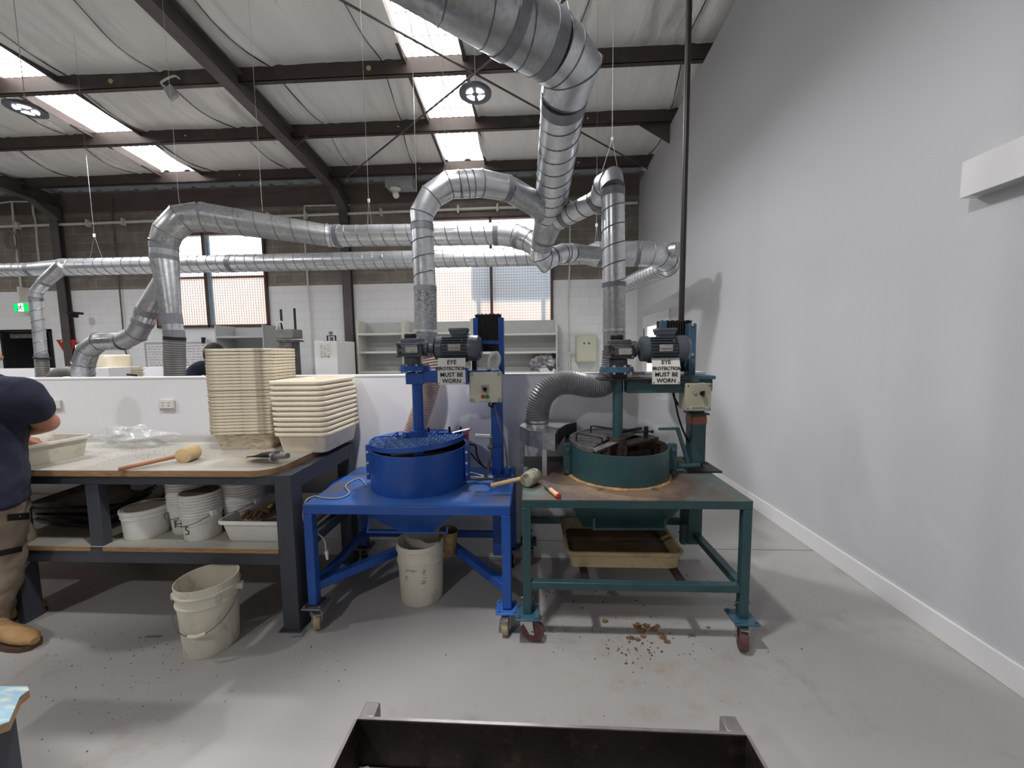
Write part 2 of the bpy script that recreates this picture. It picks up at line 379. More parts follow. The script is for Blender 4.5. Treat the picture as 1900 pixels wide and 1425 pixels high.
# doorway: dark opening with a door closer
mb = MB().box(D1[0],D1[0]+.05,7.97,8.2,0,D1[3]).box(D1[1]-.05,D1[1],7.97,8.2,0,D1[3]).box(D1[0],D1[1],7.97,8.2,D1[3]-.05,D1[3])
d1 = struct('door_1', mb, 'ink')
obj('passage', MB().box(D1[0],D1[1],9.3,9.34,0,2.2).box(D1[0]-.04,D1[0],8.2,9.34,0,2.2).box(D1[1],D1[1]+.04,8.2,9.34,0,2.2).box(D1[0],D1[1],8.2,9.34,2.2,2.24), 'ink', d1)
obj('door_closer', MB().box(-11.45,-10.95,7.93,7.985,1.98,2.05).box(-11.5,-10.9,7.95,7.96,2.06,2.075), 'steelw', d1, bev=.004)
# windows: brown frames, frosted panes, wire mesh; real wall and sky outside
fg = bpy.data.materials.new('frosted_glass'); fg.use_nodes = True; nt = fg.node_tree; nt.nodes.clear()
ou = _n(nt, 'ShaderNodeOutputMaterial'); rf = _n(nt, 'ShaderNodeBsdfRefraction', Roughness=.3, IOR=1.25); tr = _n(nt, 'ShaderNodeBsdfTranslucent'); mx = nt.nodes.new('ShaderNodeMixShader')
rf.inputs['Color'].default_value = (1,1,1,1); tr.inputs['Color'].default_value = (.95,.95,.97,1); mx.inputs[0].default_value = .28
nt.links.new(rf.outputs[0], mx.inputs[1]); nt.links.new(tr.outputs[0], mx.inputs[2]); nt.links.new(mx.outputs[0], ou.inputs[0])
def window(n, w, mull, trans):
    x0,x1,z0,z1 = w; t = .05
    mb = MB().box(x0,x0+t,7.94,8.06,z0,z1).box(x1-t,x1,7.94,8.06,z0,z1).box(x0,x1,7.94,8.06,z0,z0+t).box(x0,x1,7.94,8.06,z1-t,z1)
    mb.box(mull-t/2,mull+t/2,7.94,8.06,z0,z1).box(x0,x1,7.96,8.04,trans-.02,trans+.02)
    o = struct(n, mb, 'wbrown', bev=.003)
    for a, b_ in ((x0+t, mull-t/2), (mull+t/2, x1-t)):
        for c_, d_ in ((z0+t, trans-.02), (trans+.02, z1-t)):
            obj('pane', MB().add([(a,8.0,c_),(b_,8.0,c_),(b_,8.0,d_),(a,8.0,d_)], [(0,1,2,3)]), fg, o)
    mb = MB(); k = .0017
    for i in range(1, int((x1-x0)/.055)+1):
        x = x0+i*.055
        if x < x1-.01: mb.box(x-k,x+k,7.925,7.931,z0,z1)
    for i in range(1, int((z1-z0)/.055)+1):
        z = z0+i*.055
        if z < z1-.01: mb.box(x0,x1,7.931,7.937,z-k,z+k)
    obj('security_mesh', mb, 'wmesh', o, smooth=False); return o
w1 = window('window_1', W1, -6.88, 3.2); w2 = window('window_2', W2, -.80, 3.45)
obj('blue_reveal', MB().box(-6.84,-6.76,7.95,7.99,2.2,4.07), pm('pale_blue_frame', rgb(150,176,190), .5), w1)
struct('wall_outside', MB().box(-12,5,10.2,10.3,-1,3.62), 'brick')
qa = P(878,560,9.0); qb = P(1012,498,9.0); o = obj('cooling_unit', MB().box(qa.x,qb.x+.1,8.9,9.5,qa.z,qb.z+.06).box(qa.x+.1,qa.x+.2,9.0,9.1,-1,qa.z).box(qb.x-.1,qb.x,9.0,9.1,-1,qa.z), 'tarp', bev=.06); tag(o, 'blurred blue grey box seen outside through the frosted right window', 'box')
# door on the right wall, beyond the dwarf wall
mb = MB().box(2.14,2.17,7.42,7.5,0,2.1).box(2.14,2.17,6.12,6.2,0,2.1).box(2.14,2.17,6.12,7.5,2.1,2.18)
d2 = struct('door_2', mb, 'wplain')
lf = obj('door_leaf', MB().box(2.135,2.165,6.2,7.42,.02,.9).box(2.135,2.165,6.2,6.42,.9,2.1).box(2.135,2.165,7.2,7.42,.9,2.1).box(2.135,2.165,6.42,7.2,1.97,2.1), 'wplain', d2, bev=.002)
obj('door_glass', MB().box(2.145,2.15,6.42,7.2,.9,1.97), emis('daylit_door_glass', (.86,.96,.9,1), .85), d2)
obj('hinge', MB().box(2.12,2.14,7.36,7.40,1.75,1.95), 'steelw', d2)
# ---- roof: foil-faced sagging insulation between purlins, skylight strips, bare sheet at the eave
SKY = [(-7.12,-6.34),(-1.55,-.84),(-12.6,-11.9)]
PY_ = [7.4,6.25,5.15,3.86,2.8,1.85,.75,-.35,-1.45,-2.55,-3.65,-4.75]
fo = pm('aluminium_foil_blanket', rgb(234,234,230), .5, .2, .06, 1.6, bump=.7, bscale=20, stretch=(1,.16,1), dirt=rgb(116,112,106), dirt_amt=.22, dscale=1.6)
mb = MB()
def foil_z(x, Y):
    k = 0
    for a, b_ in zip(PY_, PY_[1:]):
        if b_ <= Y <= a: t = (Y-b_)/(a-b_); k = math.sin(PI*t)
    w = noise.noise(V((x*1.1, Y*.5, 3)))*.04+noise.noise(V((x*6, Y*.9, 9)))*.022+noise.noise(V((x*15, Y*1.6, 4)))*.010
    ph = (x+.15*math.sin(Y*1.3+x)) % 1.35/1.35; seam = -.045*math.exp(-((ph-.5)/.03)**2)+.05*math.exp(-((ph-.56)/.03)**2)
    return zt(Y)+.185-k*(.075+.05*noise.noise(V((x*.6,Y*.2,7))))+(w+seam)*(.25+.75*k)
def strip(x0, x1, dx, ya, yb, dy):
    nx = max(1, round((x1-x0)/dx)); ny = max(1, round((ya-yb)/dy)); o = len(mb.v)
    for j in range(ny+1):
        for i in range(nx+1):
            x = x0+(x1-x0)*i/nx; Y = yb+(ya-yb)*j/ny; mb.v.append(V((x,Y,foil_z(x,Y))))
    for j in range(ny):
        for i in range(nx):
            a = o+j*(nx+1)+i; mb.f.append((a,a+1,a+nx+2,a+nx+1))
xs = [-14.2,-12.6,-11.9,-7.12,-6.34,-1.55,-.84,2.6]
for a, b_ in ((-14.2,-12.6),(-11.9,-7.12),(-6.34,-1.55),(-.84,2.6)):
    strip(a, b_, .045, 7.4, 2.8, .05); strip(a, b_, .3, 2.8, -5, .16)
struct('ceiling', mb, fo, angle=80)
mb = MB()
for k in range(-11, 3):
    pts = []
    for j in range(60):
        Y = 7.38-j*.08; x = 1.35*(k+.5)
        for _ in range(4): x = 1.35*(k+.5)-.15*math.sin(Y*1.3+x)
        pts.append((x+.02*noise.noise(V((k,Y*2,1))), Y, foil_z(x,Y)-.004))
    if all(not (a-.1 < pts[0][0] < b_+.1) and not (a-.1 < pts[-1][0] < b_+.1) for a, b_ in SKY) and pts[0][0] < 2.5: mb.tube(pts, [.004+.009*abs(noise.noise(V((k*3,j*.15,2)))) for j in range(60)], 6)
struct('foil_lap_shadow', mb, 'ink')  # dark tubes drawn in for the shadow at the foil laps
mb = MB()
for a, b_ in SKY:                                            # corrugated translucent sheets
    n = int((b_-a+.2)/.02); o = len(mb.v)
    for j, Y in enumerate([8.1, 7.4, 2.95, SKYN]):
        for i in range(n+1):
            x = a-.1+i*.02; mb.v.append(V((x, Y, zt(Y)+.27+.012*math.cos(2*PI*x/.1))))
    for j in range(1, 3):
        for i in range(n):
            q = o+j*(n+1)+i; mb.f.append((q,q+1,q+n+2,q+n+1))
sk = MT['sky']; nt = sk.node_tree; bb = nt.nodes['Principled BSDF']      # corrugations: thin ribs let less daylight through
tc = _n(nt, 'ShaderNodeTexCoord'); wv = _n(nt, 'ShaderNodeTexWave', Scale=3.14); wv.bands_direction = 'X'; nt.links.new(tc.outputs['Object'], wv.inputs['Vector'])
mr = nt.nodes.new('ShaderNodeMapRange'); mr.inputs[1].default_value = .2; mr.inputs[2].default_value = .8; mr.inputs[3].default_value = .42; mr.inputs[4].default_value = SKYE*1.7
nt.links.new(wv.outputs['Fac'], mr.inputs[0]); nt.links.new(mr.outputs[0], bb.inputs['Emission Strength'])
struct('window_3', mb, sk)
mb = MB()
for a, b_ in SKY: mb.slab([(a-.1,-5,zt(-5)+.2),(b_+.1,-5,zt(-5)+.2),(b_+.1,SKYN,zt(SKYN)+.2),(a-.1,SKYN,zt(SKYN)+.2)], (0,0,.01))
struct('ceiling_light_block', mb, fo)  # opaque sheet added out of view to cut skylight on the near wall
# brown timber trimmers along each skylight opening and safety mesh under it
mb = MB()
for a, b_ in SKY:
    for x in (a-.03, b_+.03): mb.slab([(x-.02,-5,zt(-5)+.12),(x+.02,-5,zt(-5)+.12),(x+.02,7.4,zt(7.4)+.12),(x-.02,7.4,zt(7.4)+.12)], (0,0,.12))
struct('trim_3', mb, 'purl')
mb = MB()
for a, b_ in SKY:
    n = int((b_-a)/.15)
    for i in range(1, n): x = a+i*(b_-a)/n; mb.beam((x,1.5,zt(1.5)+.235), (x,7.4,zt(7.4)+.235), .006, .006)
    for i in range(20): Y = 1.6+i*.3; mb.beam((a,Y,zt(Y)+.23), (b_,Y,zt(Y)+.23), .006, .006)
struct('trim_4', mb, 'wire')
struct('light_leak_closure', MB().box(2.5,2.6,-5,8.3,4.5,6.4), 'purl')  # closure added above the side wall to stop outside light leaking in
mb = MB(); n = 480; o = 0                                     # bare corrugated sheet at the eave
for Y in (7.4, 8.25):
    for i in range(n+1): x = -14.2+i*16.8/n; mb.v.append(V((x,Y,zt(Y)+.2+(.035 if (i % 12) in (0,1,2) else 0))))
for i in range(n): mb.f.append((i,i+1,n+2+i,n+1+i))
struct('ceiling_eave', mb, pm('bare_roof_sheet', rgb(176,182,190), .5, .1, .1, 3), smooth=False)
# purlins (C sections), rafters, columns, roof bracing
def along_roof(Y): return zt(Y)
GP = 'steel roof purlins'; pur_l = ['nearest the back wall','over the two arched ducts','over the round lights','just above the main duct elbow']
for i, Y in enumerate(PY_):
    z = zt(Y); mb = MB().box(-14.1,2.5,Y-.005,Y+.003,z,z+.2).box(-14.1,2.5,Y-.005,Y+.065,z,z+.006).box(-14.1,2.5,Y-.005,Y+.065,z+.194,z+.2).box(-14.1,2.5,Y+.06,Y+.066,z,z+.02)
    o = obj('roof_purlin', mb, 'purl', smooth=False)
    tag(o, ['dark steel purlin nearest the back wall','dark steel purlin in the middle, second from the back wall','dark steel purlin passing just above the round lamps, third from the back wall'][i] if i < 3 else 'dark steel purlin above the camera, out of the picture', 'purlin', GP)
    if i < 3:
        bp_ = MB()
        for x in (-5.55,-2.05,.9): bp_.cyl((x,Y-.012,z+.09),(x,Y-.004,z+.09),.03 if i == 2 else .014,16)
        p = obj('end_cap', bp_, 'mallw' if i == 2 else 'chrome', o)
def ibeam(mb, a, b_, w, h, t=.012):
    a = V(a); b_ = V(b_); d = (b_-a).normalized(); u = d.cross(V((0,0,1))).normalized(); n = u.cross(d)
    if abs(d.z) > .9: u = V((1,0,0)); n = V((0,1,0))
    for s in (-1, 1): mb.beam(a+n*s*(h/2-t/2), b_+n*s*(h/2-t/2), w, t, up=n)
    mb.beam(a, b_, t, h-2*t, up=n); return mb
for x, s in ((-3.8,'between the skylights'),(-10.05,'at the far left')):
    mb = MB(); ibeam(mb, (x,7.95,4.81), (x,-5,4.81+(12.95)*SL), .17, .26)
    r = tag(obj('roof_rafter', mb, 'beam', smooth=False), 'big dark steel rafter sloping up from the back wall, '+s, 'rafter', 'portal rafters')
    obj('knee_plate', MB().slab([(x-.09,7.95,4.72),(x-.09,7.5,4.72),(x-.09,7.95,4.42)], (.18,0,0)), 'beam', r)
    if x > -5:
        obj('fly_brace', MB().beam((x+.06,6.25,4.88),(x+.28,6.25,5.02),.025,.025), 'beam', r)
    mb = MB(); xx = x if x > -5 else x-.04; ibeam(mb, (xx,7.94,0), (xx,7.94,4.75), .18, .11)
    tag(obj('steel_column', mb, 'beam', smooth=False), 'dark steel column against the back wall '+('between the two shelf units' if x > -5 else 'beside the red triangle sign'), 'column', 'wall columns')
o = obj('steel_bracket', MB().slab([(1.7,6.3,zt(6.3)),(2.16,6.3,zt(6.3)),(2.16,6.3,4.72)], (0,.02,0)), 'beam'); tag(o, 'small dark triangular plate below the purlin beside the white wall', 'bracket')
for (a, b_, s) in (((-4.6,2.0),(2.35,7.6),'under the roof, falling to the right'), ((2.6,2.5),(-3.6,7.5),'under the roof, falling to the left')):
    pa = V((a[0],a[1],zt(a[1])-.03)); pb = V((b_[0],b_[1],zt(b_[1])-.03))
    tag(obj('brace_rod', MB().cyl(pa, pb, .013, 8), 'beam'), 'thin dark bracing rod '+s, 'rod')
# torn foil flap on the right
o = obj('foil_flap', MB().slab([PX(1215,60,1.75), PX(1247,22,1.9), PX(1234,70,1.8), PX(1232,92,1.78), PX(1216,95,1.75)], (0,.01,.01)), fo); tag(o, 'torn grey foil flap hanging from the roof near the white wall', 'flap')
# ================================================================ ducts
def run(label, secs, cat='duct', group=None, loc=None):
    a = V(secs[0][1][0]); t = thing('ventilation_duct', label, cat, a, group)
    for s in secs:
        kind, pts, rad = s[:3]; pts = [V(p) for p in pts]
        if not hasattr(rad, '__len__'): rad = [rad]*len(pts)
        m = s[3] if len(s) > 3 else 'galv'
        mb = MB().tube(pts, rad, 40, caps=True)
        if kind == 'spiral':
            d = pts[-1]-pts[0]; L = d.length; u, w = frame(d); n = max(2, int(L/(s[4] if len(s) > 4 else .11))); N = n*20; hp = []
            for i in range(N+1):
                tt = i/N; a_ = 2*PI*n*tt; r = rad[0]+(rad[-1]-rad[0])*tt; hp.append(pts[0]+d*tt+(u*math.cos(a_)+w*math.sin(a_))*(r+.0005))
            sp_ = obj('spiral_pipe', mb, m, t); obj('spiral_seam', MB().tube(hp, .0042, 5), 'seam' if m != 'galvd' else 'seam', sp_)
        elif kind == 'elbow':
            rg_ = MB()
            for i in range(len(pts)):
                di = (pts[i]-pts[i-1]).normalized() if i else (pts[1]-pts[0]).normalized(); do = (pts[i+1]-pts[i]).normalized() if i < len(pts)-1 else di
                nb = (di+do).normalized(); u, w = frame(di); ring = []
                for j in range(32):
                    q = (u*math.cos(2*PI*j/32)+w*math.sin(2*PI*j/32))*(rad[i]+.001); q -= di*(q.dot(nb)/di.dot(nb)); ring.append(pts[i]+q)
                rg_.tube(ring, .0036, 5, closed=True)
            el_ = obj('elbow', mb, m, t); obj('gore_seams', rg_, 'seam', el_)
        elif kind == 'tape': obj('tape_band', MB().tube(pts, [r+.003 for r in rad], 36), 'tape', t)
        elif kind == 'flange': obj('flange', mb, m, t)
        else: obj('duct_body', mb, m, t)
    return t
def seg(a, b_, s, e): a = V(a); b_ = V(b_); return [a.lerp(b_, s), a.lerp(b_, e)]
# main trunk
A0 = P(640,-160,1.42); A1 = P(914,21,1.76); A2 = P(1020,86,2.0); A3 = P(1060,128,2.12); A4 = P(1047,178,2.24); A0 = A2+(A0-A2)*2.2; A5 = P(1019,405,3.3); A6 = P(1004,462,3.52)
run('thickest spiral duct, from the top edge through an elbow down to the junction', [
 ('spiral', [A0, A2], [.156,.147], 'galvd', .2), ('tape', seg(A0,A2,.864,.891), .151), ('tape', seg(A0,A2,.968,1), .147),
 ('elbow', [A2, A2.lerp(A3,.55)+V((0,0,.012)), A3, A4], [.147,.145,.138,.128], 'galv'), ('tape', seg(A4,A5,0,.06), .126),
 ('spiral', [A4, A5], [.125,.122], 'galv', .11), ('plain', [A5, A6], [.124,.088], 'galvd'), ('tape', seg(A5,A6,.0,.06), .124), ('tape', seg(A5,A6,.62,.7), .1),
 ('elbow', [A6, P(1003,474,3.55), P(1012,484,3.6), P(1030,475,3.66)], [.09,.092,.09,.085], 'galv')])
# blue mixer branch
pts = [P(782,397,2.62), P(801,364,2.62), P(833,343,2.64), P(893,340,2.7), P(944,350,2.82), P(991,377,3.0), P(1010,392,3.22)]
b0 = P(789,540,2.62); b1 = P(783,416,2.62)
run('arched duct rising behind the blue mixer and looping over to the trunk', [
 ('elbow', [b1]+pts[:3]+[pts[2].lerp(pts[3],.3)], [.073,.076,.079,.085,.087]), ('spiral', [pts[2].lerp(pts[3],.3), pts[2].lerp(pts[3],.75)], .087, 'galv', .09),
 ('elbow', [pts[2].lerp(pts[3],.75), pts[3], pts[4]], [.087,.087,.084]), ('plain', [pts[4], pts[5], pts[6]], [.084,.088,.095], 'galvd'), ('tape', seg(pts[3],pts[4],.8,1), .085),
 ('spiral', [b1, b0], .073), ('tape', seg(b1,b0,.0,.1), .073), ('tape', seg(b1,b0,.93,1.0), .074),
 ('plain', [b0, P(790,613,2.62)], .076, 'speck'), ('flange', [P(790,612,2.62), P(790,617,2.62)], .08, 'galv'), ('plain', [P(790,616,2.62), P(795,655,2.63)], .079, 'speck')])
tag(obj('flexible_hose', hose_mb([P(797,650,2.64), P(802,685,2.64), P(797,715,2.64), P(783,760,2.63), P(768,800,2.62), P(764,812,2.62)], .068, .018, .004), 'pink'), 'beige ribbed hose hanging behind the blue mixer shaft into its drum', 'hose')
# green mixer branch
g0 = P(1140,640,2.62); g1 = P(1137,352,2.62); gm = P(1139,525,2.62)
run('vertical duct rising behind the dark green mixer with a branch down to the trunk', [
 ('spiral', [g1, gm], .074, 'galv', .1), ('tape', seg(g1,gm,.0,.08), .074), ('tape', seg(gm,g0,0,.07), .075), ('plain', [gm, g0], .074, 'galvd'), ('flange', seg(gm,g0,.74,.78), .079, 'galv'),
 ('elbow', [g1, P(1134,336,2.66), P(1122,344,2.76), P(1113,371,2.86)], [.074,.078,.08,.076]), ('spiral', [P(1113,370,2.86), P(1036,409,3.2)], .074, 'galv', .09), ('tape', seg(P(1113,370,2.86),P(1036,409,3.2),.0,.1), .075), ('tape', seg(P(1113,370,2.86),P(1036,409,3.2),.75,.85), .075),
 ('plain', [P(1036,409,3.2), P(1008,424,3.36)], .078, 'galvd')])
# upper long duct with big left arch
c = [P(324,627,3.25), P(319,593,3.25), P(305,480,3.3), P(304,452,3.3), P(311,431,3.3), P(336,407,3.33), P(374,402,3.42), P(608,437,3.76), P(624,438,3.78), P(925,434,3.75)]
run('upper long duct with a big gooseneck at its left end, crossing to the trunk', [
 ('plain', [c[0], c[1]], .072, 'galv'), ('tape', seg(c[0],c[1],.0,.4), .073), ('flange', [P(324,625,3.25), P(324,632,3.25)], .079, 'black'), ('tape', seg(c[0],c[1],.75,1.3), .073), ('plain', [c[1], c[2]], [.071,.1], 'galvd'), ('plain', [c[2], c[3]], .1, 'galvd'), ('tape', seg(c[2],c[3],-.1,.2), .1), ('tape', seg(c[2],c[3],.6,1.0), .1),
 ('elbow', [c[3], c[4], c[5], c[6]], [.102,.106,.116,.122], 'galvd'), ('spiral', [c[6], c[7]], [.122,.1], 'galvd', .13), ('tape', seg(c[6],c[7],0,.03), .122),
 ('elbow', [c[7], c[7].lerp(c[8],.5), c[8]], [.107,.1,.105]), ('spiral', [c[8], c[9]], .1, 'galv', .115), ('tape', seg(c[8],c[9],.0,.03), .105), ('tape', seg(c[8],c[9],.97,1), .105),
 ('elbow', [c[9], P(957,438,3.72), P(984,448,3.65), P(1002,462,3.58)], [.104,.104,.1,.092]), ('tape', [P(962,440,3.71), P(970,443,3.69)], .103)])
tag(obj('flexible_hose', hose_mb([P(324,630,3.25), P(324,660,3.25), P(325,690,3.25), P(327,730,3.25), P(328,790,3.25)], .076, .02, .005), 'hosed'), 'wide grey ribbed hose under the big gooseneck duct, left of the tray stacks', 'hose')
e = [P(316,500,3.3), P(288,545,3.3), P(273,575,3.3), P(266,596,3.3), P(253,620,3.3), P(227,633,3.3), P(185,634,3.3), P(163,650,3.3), P(155,676,3.3), P(154,730,3.3)]
run('S-bend branch duct dropping left from the gooseneck behind the low wall', [
 ('plain', [e[0], e[2]], [.07,.078], 'galvd'), ('tape', [e[2], P(270,585,3.3)], .079), ('plain', [P(270,585,3.3), e[3]], .078, 'galv'), ('elbow', [e[3], e[4], e[5]], .078, 'galvd'), ('tape', seg(e[3],e[4],-.1,.2), .079), ('elbow', [e[5], e[6], e[7], e[8]], .078, 'galvd'), ('spiral', [e[8], e[9]], .077, 'galv', .2)])
# lower long duct
l = [P(-260,508,4.5), P(62,500,4.5), P(122,496,4.5), P(1090,474,4.5)]
run('lower long duct running the full width from the left edge to the white wall', [
 ('spiral', [l[0], l[1]], .077, 'galv', .09), ('plain', [l[1], l[2]], [.08,.1], 'galv'), ('tape', seg(l[1],l[2],-.1,.05), .079), ('tape', seg(l[1],l[2],.93,1.05), .1), ('spiral', [l[2], l[3]], .099, 'galv', .115), ('tape', seg(l[2],l[3],.33,.34), .1),
 ('plain', [l[3], P(1106,472,4.5), P(1180,471,4.5)], [.105,.138,.138], 'galv'), ('tape', [P(1108,472,4.5), P(1116,472,4.5)], .138), ('tape', [P(1176,471,4.5), P(1184,471,4.5)], .138),
 ('elbow', [P(1182,471,4.5), P(1205,471,4.5), P(1222,474,4.55), P(1236,483,4.7), P(1239,494,4.9)], [.138,.138,.136,.13,.125], 'galv'), ('plain', [P(1226,474,4.6), P(1244,466,4.5)], [.085,.075], 'galv'), ('flange', [P(1246,465,4.5), P(1258,463,4.45)], .082, 'galvd'),
 ('spiral', [P(1239,494,4.9), P(1150,533,6.6)], [.122,.12], 'galv', .1)])
run('short connecting duct from the trunk junction into the lower long duct', [
 ('elbow', [P(1026,476,3.64), P(1044,470,3.72), P(1060,469,3.8)], .086), ('tape', [P(1046,470,3.74), P(1052,470,3.76)], .087), ('plain', [P(1060,469,3.8), P(1105,472,4.35)], .085, 'galvd')])
h = [P(118,492,4.45), P(82,524,4.45), P(68,541,4.45), P(67,552,4.45), P(76,656,4.45), P(77,664,4.45)]
run('small left branch duct dropping from the lower long duct beside the exit sign', [
 ('plain', [h[0], h[1]], [.075,.062], 'galvd'), ('tape', seg(h[0],h[1],.9,1), .063), ('elbow', [h[1], h[2], h[3]], .06), ('tape', [h[3], P(67,558,4.45)], .059), ('spiral', [P(67,558,4.45), h[4]], .056, 'galv', .11), ('tape', [h[4], h[5]], .058), ('flange', [P(77,663,4.45), P(77,665,4.45)], .075, 'black')])
tag(obj('flexible_hose', hose_mb([P(77,664,4.45), P(80,700,4.45), P(84,740,4.45)], .06, .022, .006), 'hosed'), 'narrow grey ribbed hose below the small left branch duct', 'hose')
tag(obj('flexible_hose', hose_mb([P(100,698,4.3), P(112,690,4.2), P(135,690,4.2), P(150,700,4.2), P(158,725,4.2)], .055, .02, .004), 'hosed'), 'short bend of grey hose just showing over the low wall at left', 'hose')
# grey hose on the galvanised hood
o = obj('flexible_hose', hose_mb([P(997,784,2.5), P(998,759,2.5), P(1009,732,2.5), P(1033,713,2.52), P(1060,710,2.55), P(1087,715,2.58), P(1112,716,2.6), P(1128,706,2.62), P(1136,688,2.62), P(1139,650,2.62)], .075, .014, .005), 'hose'); tag(o, 'thick grey ribbed hose arching from the galvanised hood to the duct behind the green mixer', 'hose')
hc_ = obj('hose_clamp', MB().lathe([(.078,0),(.084,0),(.084,.014),(.078,.014)], P(997,784,2.5)+V((0,0,.008)), 30, caps=False), 'chrome', o)
# hanging wires with grippers
def wire(px, ytop, pts_down, Y, lab, grip=None):
    a = P(px, ytop, Y); a = V((P(pts_down[0][0], pts_down[0][1], Y).x, Y, zt(Y)+.1)); t = thing('hanging_wire', lab, 'wire', a, 'duct suspension wires')
    g = P(*pts_down[0], Y); obj('cable', MB().cyl(a, g, .0013, 6), 'wire', t)
    if len(pts_down) > 1:
        mb = MB()
        for q in pts_down[1:]: mb.cyl(g, P(*q, Y), .0013, 6)
        obj('bridle', mb, 'wire', t)
    if grip: obj('gripper', MB().cbox(g, .018*Y/3, .012, .026*Y/3), 'white', t, bev=.003)
    return t
wire(0,0,[(175,437),(167,480),(190,480)],4.5,'hanging wire with a white gripper above the far left of the lower long duct',1)
wire(0,0,[(332,372),(340,395)],3.35,'hanging wire holding the top of the big gooseneck duct')
wire(0,0,[(487,392)],3.6,'thin hanging wire onto the sloping part of the upper duct')
wire(0,0,[(684,372),(682,418),(690,418)],3.76,'hanging wire with gripper to the upper long duct left of the blue mixer arch',1)
wire(0,0,[(773,355)],2.66,'single hanging wire to the left shoulder of the blue mixer arch')
wire(0,0,[(826,300),(823,318),(830,318)],2.66,'hanging wire to the middle of the blue mixer arch, below the skylight')
wire(0,0,[(1136,258),(1116,322),(1147,318)],2.66,'hanging wire with white gripper splitting to the top of the green mixer duct',1)
wire(0,0,[(1107,418),(1104,452),(1110,452)],4.5,'hanging wire to the wide right end of the lower long duct',1)
wire(0,0,[(1046,-30),(1036,20),(1058,30)],2.05,'hanging wire at the elbow of the thick trunk duct')
# ================================================================ things at the back wall
def shelf_bay(label, x0, x1, y0, y1, zs, top, m, grp=None, back=True):
    t = thing('shelving_unit', label, 'shelf', ((x0+x1)/2,(y0+y1)/2,0), grp)
    for x in (x0, x1): obj('side_panel', MB().box(x-.012,x+.012,y0,y1,0,top), m, t, bev=.002)
    obj('back_panel', MB().box(x0,x1,y1-.01,y1,0,top-.02), 'greyen', t)
    for z in zs: obj('shelf_board', MB().box(x0+.012,x1-.012,y0,y1-.01,z-.04,z), m, t, bev=.002)
    return t
zz = [1.30, 1.66, 2.0, .9, .5]
GS = 'grey shelving along the back wall'
shelf_bay('pale metal shelf bay left of the blue mixer duct, beside the column', -3.42, -2.52, 7.45, 7.85, [P(700,y,7.45).z for y in (689,652,618)]+[.8,.4], 2.2, 'shelfb', GS)
shelf_bay('pale metal shelf bay behind the blue mixer motor', -2.49, -1.16, 7.45, 7.85, [P(700,y,7.45).z for y in (689,652,618)]+[.8,.4], 2.2, 'shelfb', GS)
shelf_bay('pale metal shelf bay just right of the blue column, holding clear plastic bags', -1.13, .50, 7.45, 7.85, [P(980,y,7.45).z for y in (689,652,618)]+[.8,.4], 2.2, 'shelfb', GS)
shelf_bay('blue grey metal shelf unit below the left window, behind the tall tray stack', P(405,640,7.3).x, P(492,640,7.3).x, 7.25, 7.75, [P(450,623,7.25).z,1.5,1.1], P(450,603,7.25).z, 'greyen')
o = obj('plastic_bag', MB().ball(P(1008,676,7.6)+V((0,0,.05)), .2, 1.3, .7, .9, 40, jit=.8), pm('crinkled_clear_film', rgb(170,170,174), .15, .3, .4, 14, bump=1, bscale=30)); tag(o, 'crumpled clear plastic bag on the shelf at the right end of the shelving', 'bag')
o = obj('paper_sheet', MB().slab([P(1000,684,7.42), P(1015,682,7.42), P(1022,690,7.42), P(1028,683,7.42), P(1032,688,7.42), P(1026,694,7.42), P(1004,694,7.42)], (0,.01,0)), 'wplain', smooth=False); tag(o, 'white paper sheet sticking out of the shelf below the plastic bag', 'paper')
# press with two black columns
t = thing('press_machine', 'small grey press with two tall black rods above the tray stack', 'machine', (P(533,640,6.8).x,6.8,0))
a = P(519,612,6.8); b_ = P(553,628,6.8)
obj('body', MB().box(a.x,b_.x,6.65,6.95,b_.z,a.z), pm('press_grey', rgb(128,130,124), .5), t, bev=.01)
for x, y in ((521,574),(546,572)): q = P(x,y,6.8); obj('rod', MB().cyl((q.x,6.8,b_.z), q, .02, 10), 'dark', t)
obj('cable', MB().tube(catmull([P(513,615,6.75), P(516,600,6.75), P(524,598,6.75), P(528,612,6.75), P(535,616,6.75), P(543,611,6.75)]), .014, 8), 'white', t)
obj('base', MB().box(a.x+.05,b_.x-.05,6.68,6.92,0,b_.z-.02).box(a.x+.02,b_.x+.02,6.66,6.94,b_.z-.06,b_.z-.03), 'steelw', t)
# white cabinet with papers and gauge frame
a = P(582,633,6.6); b_ = P(624,633,6.6)
t = thing('drying_cabinet', 'white box cabinet with printed sheets on its front, beside the dark column', 'cabinet', ((a.x+b_.x)/2,6.9,0))
obj('body', MB().box(a.x,b_.x,6.6,7.3,0,a.z), 'wplain', t, bev=.01)
mb = MB(); ppx = P(595,0,6.6).x
for i in range(9):
    for j in range(3):
        if (i*3+j) % 4 != 1: x = P(595+j*6,650,6.59).x; z = a.z-.08-i*.026; mb.box(x,x+.035,6.588,6.59,z,z+.008)
obj('notice', MB().box(P(594,650,6.6).x,P(613,650,6.6).x,6.59,6.599,P(600,661,6.6).z,P(600,636,6.6).z), 'white', t, smooth=False)
obj('printed_lines', mb, 'conduitd', t, smooth=False)
cz = a.z; cx_ = P(610,633,6.7).x
t = thing('gauge_frame', 'small dark frame with a round dial standing on the white cabinet', 'gauge', (cx_,6.8,cz))
obj('stand', MB().box(cx_-.11,cx_+.11,6.72,6.88,cz,cz+.01).box(cx_-.085,cx_-.065,6.79,6.81,cz,cz+.1).box(cx_+.065,cx_+.085,6.79,6.81,cz,cz+.1).box(cx_-.085,cx_+.085,6.79,6.81,cz+.09,cz+.105), 'dark', t)
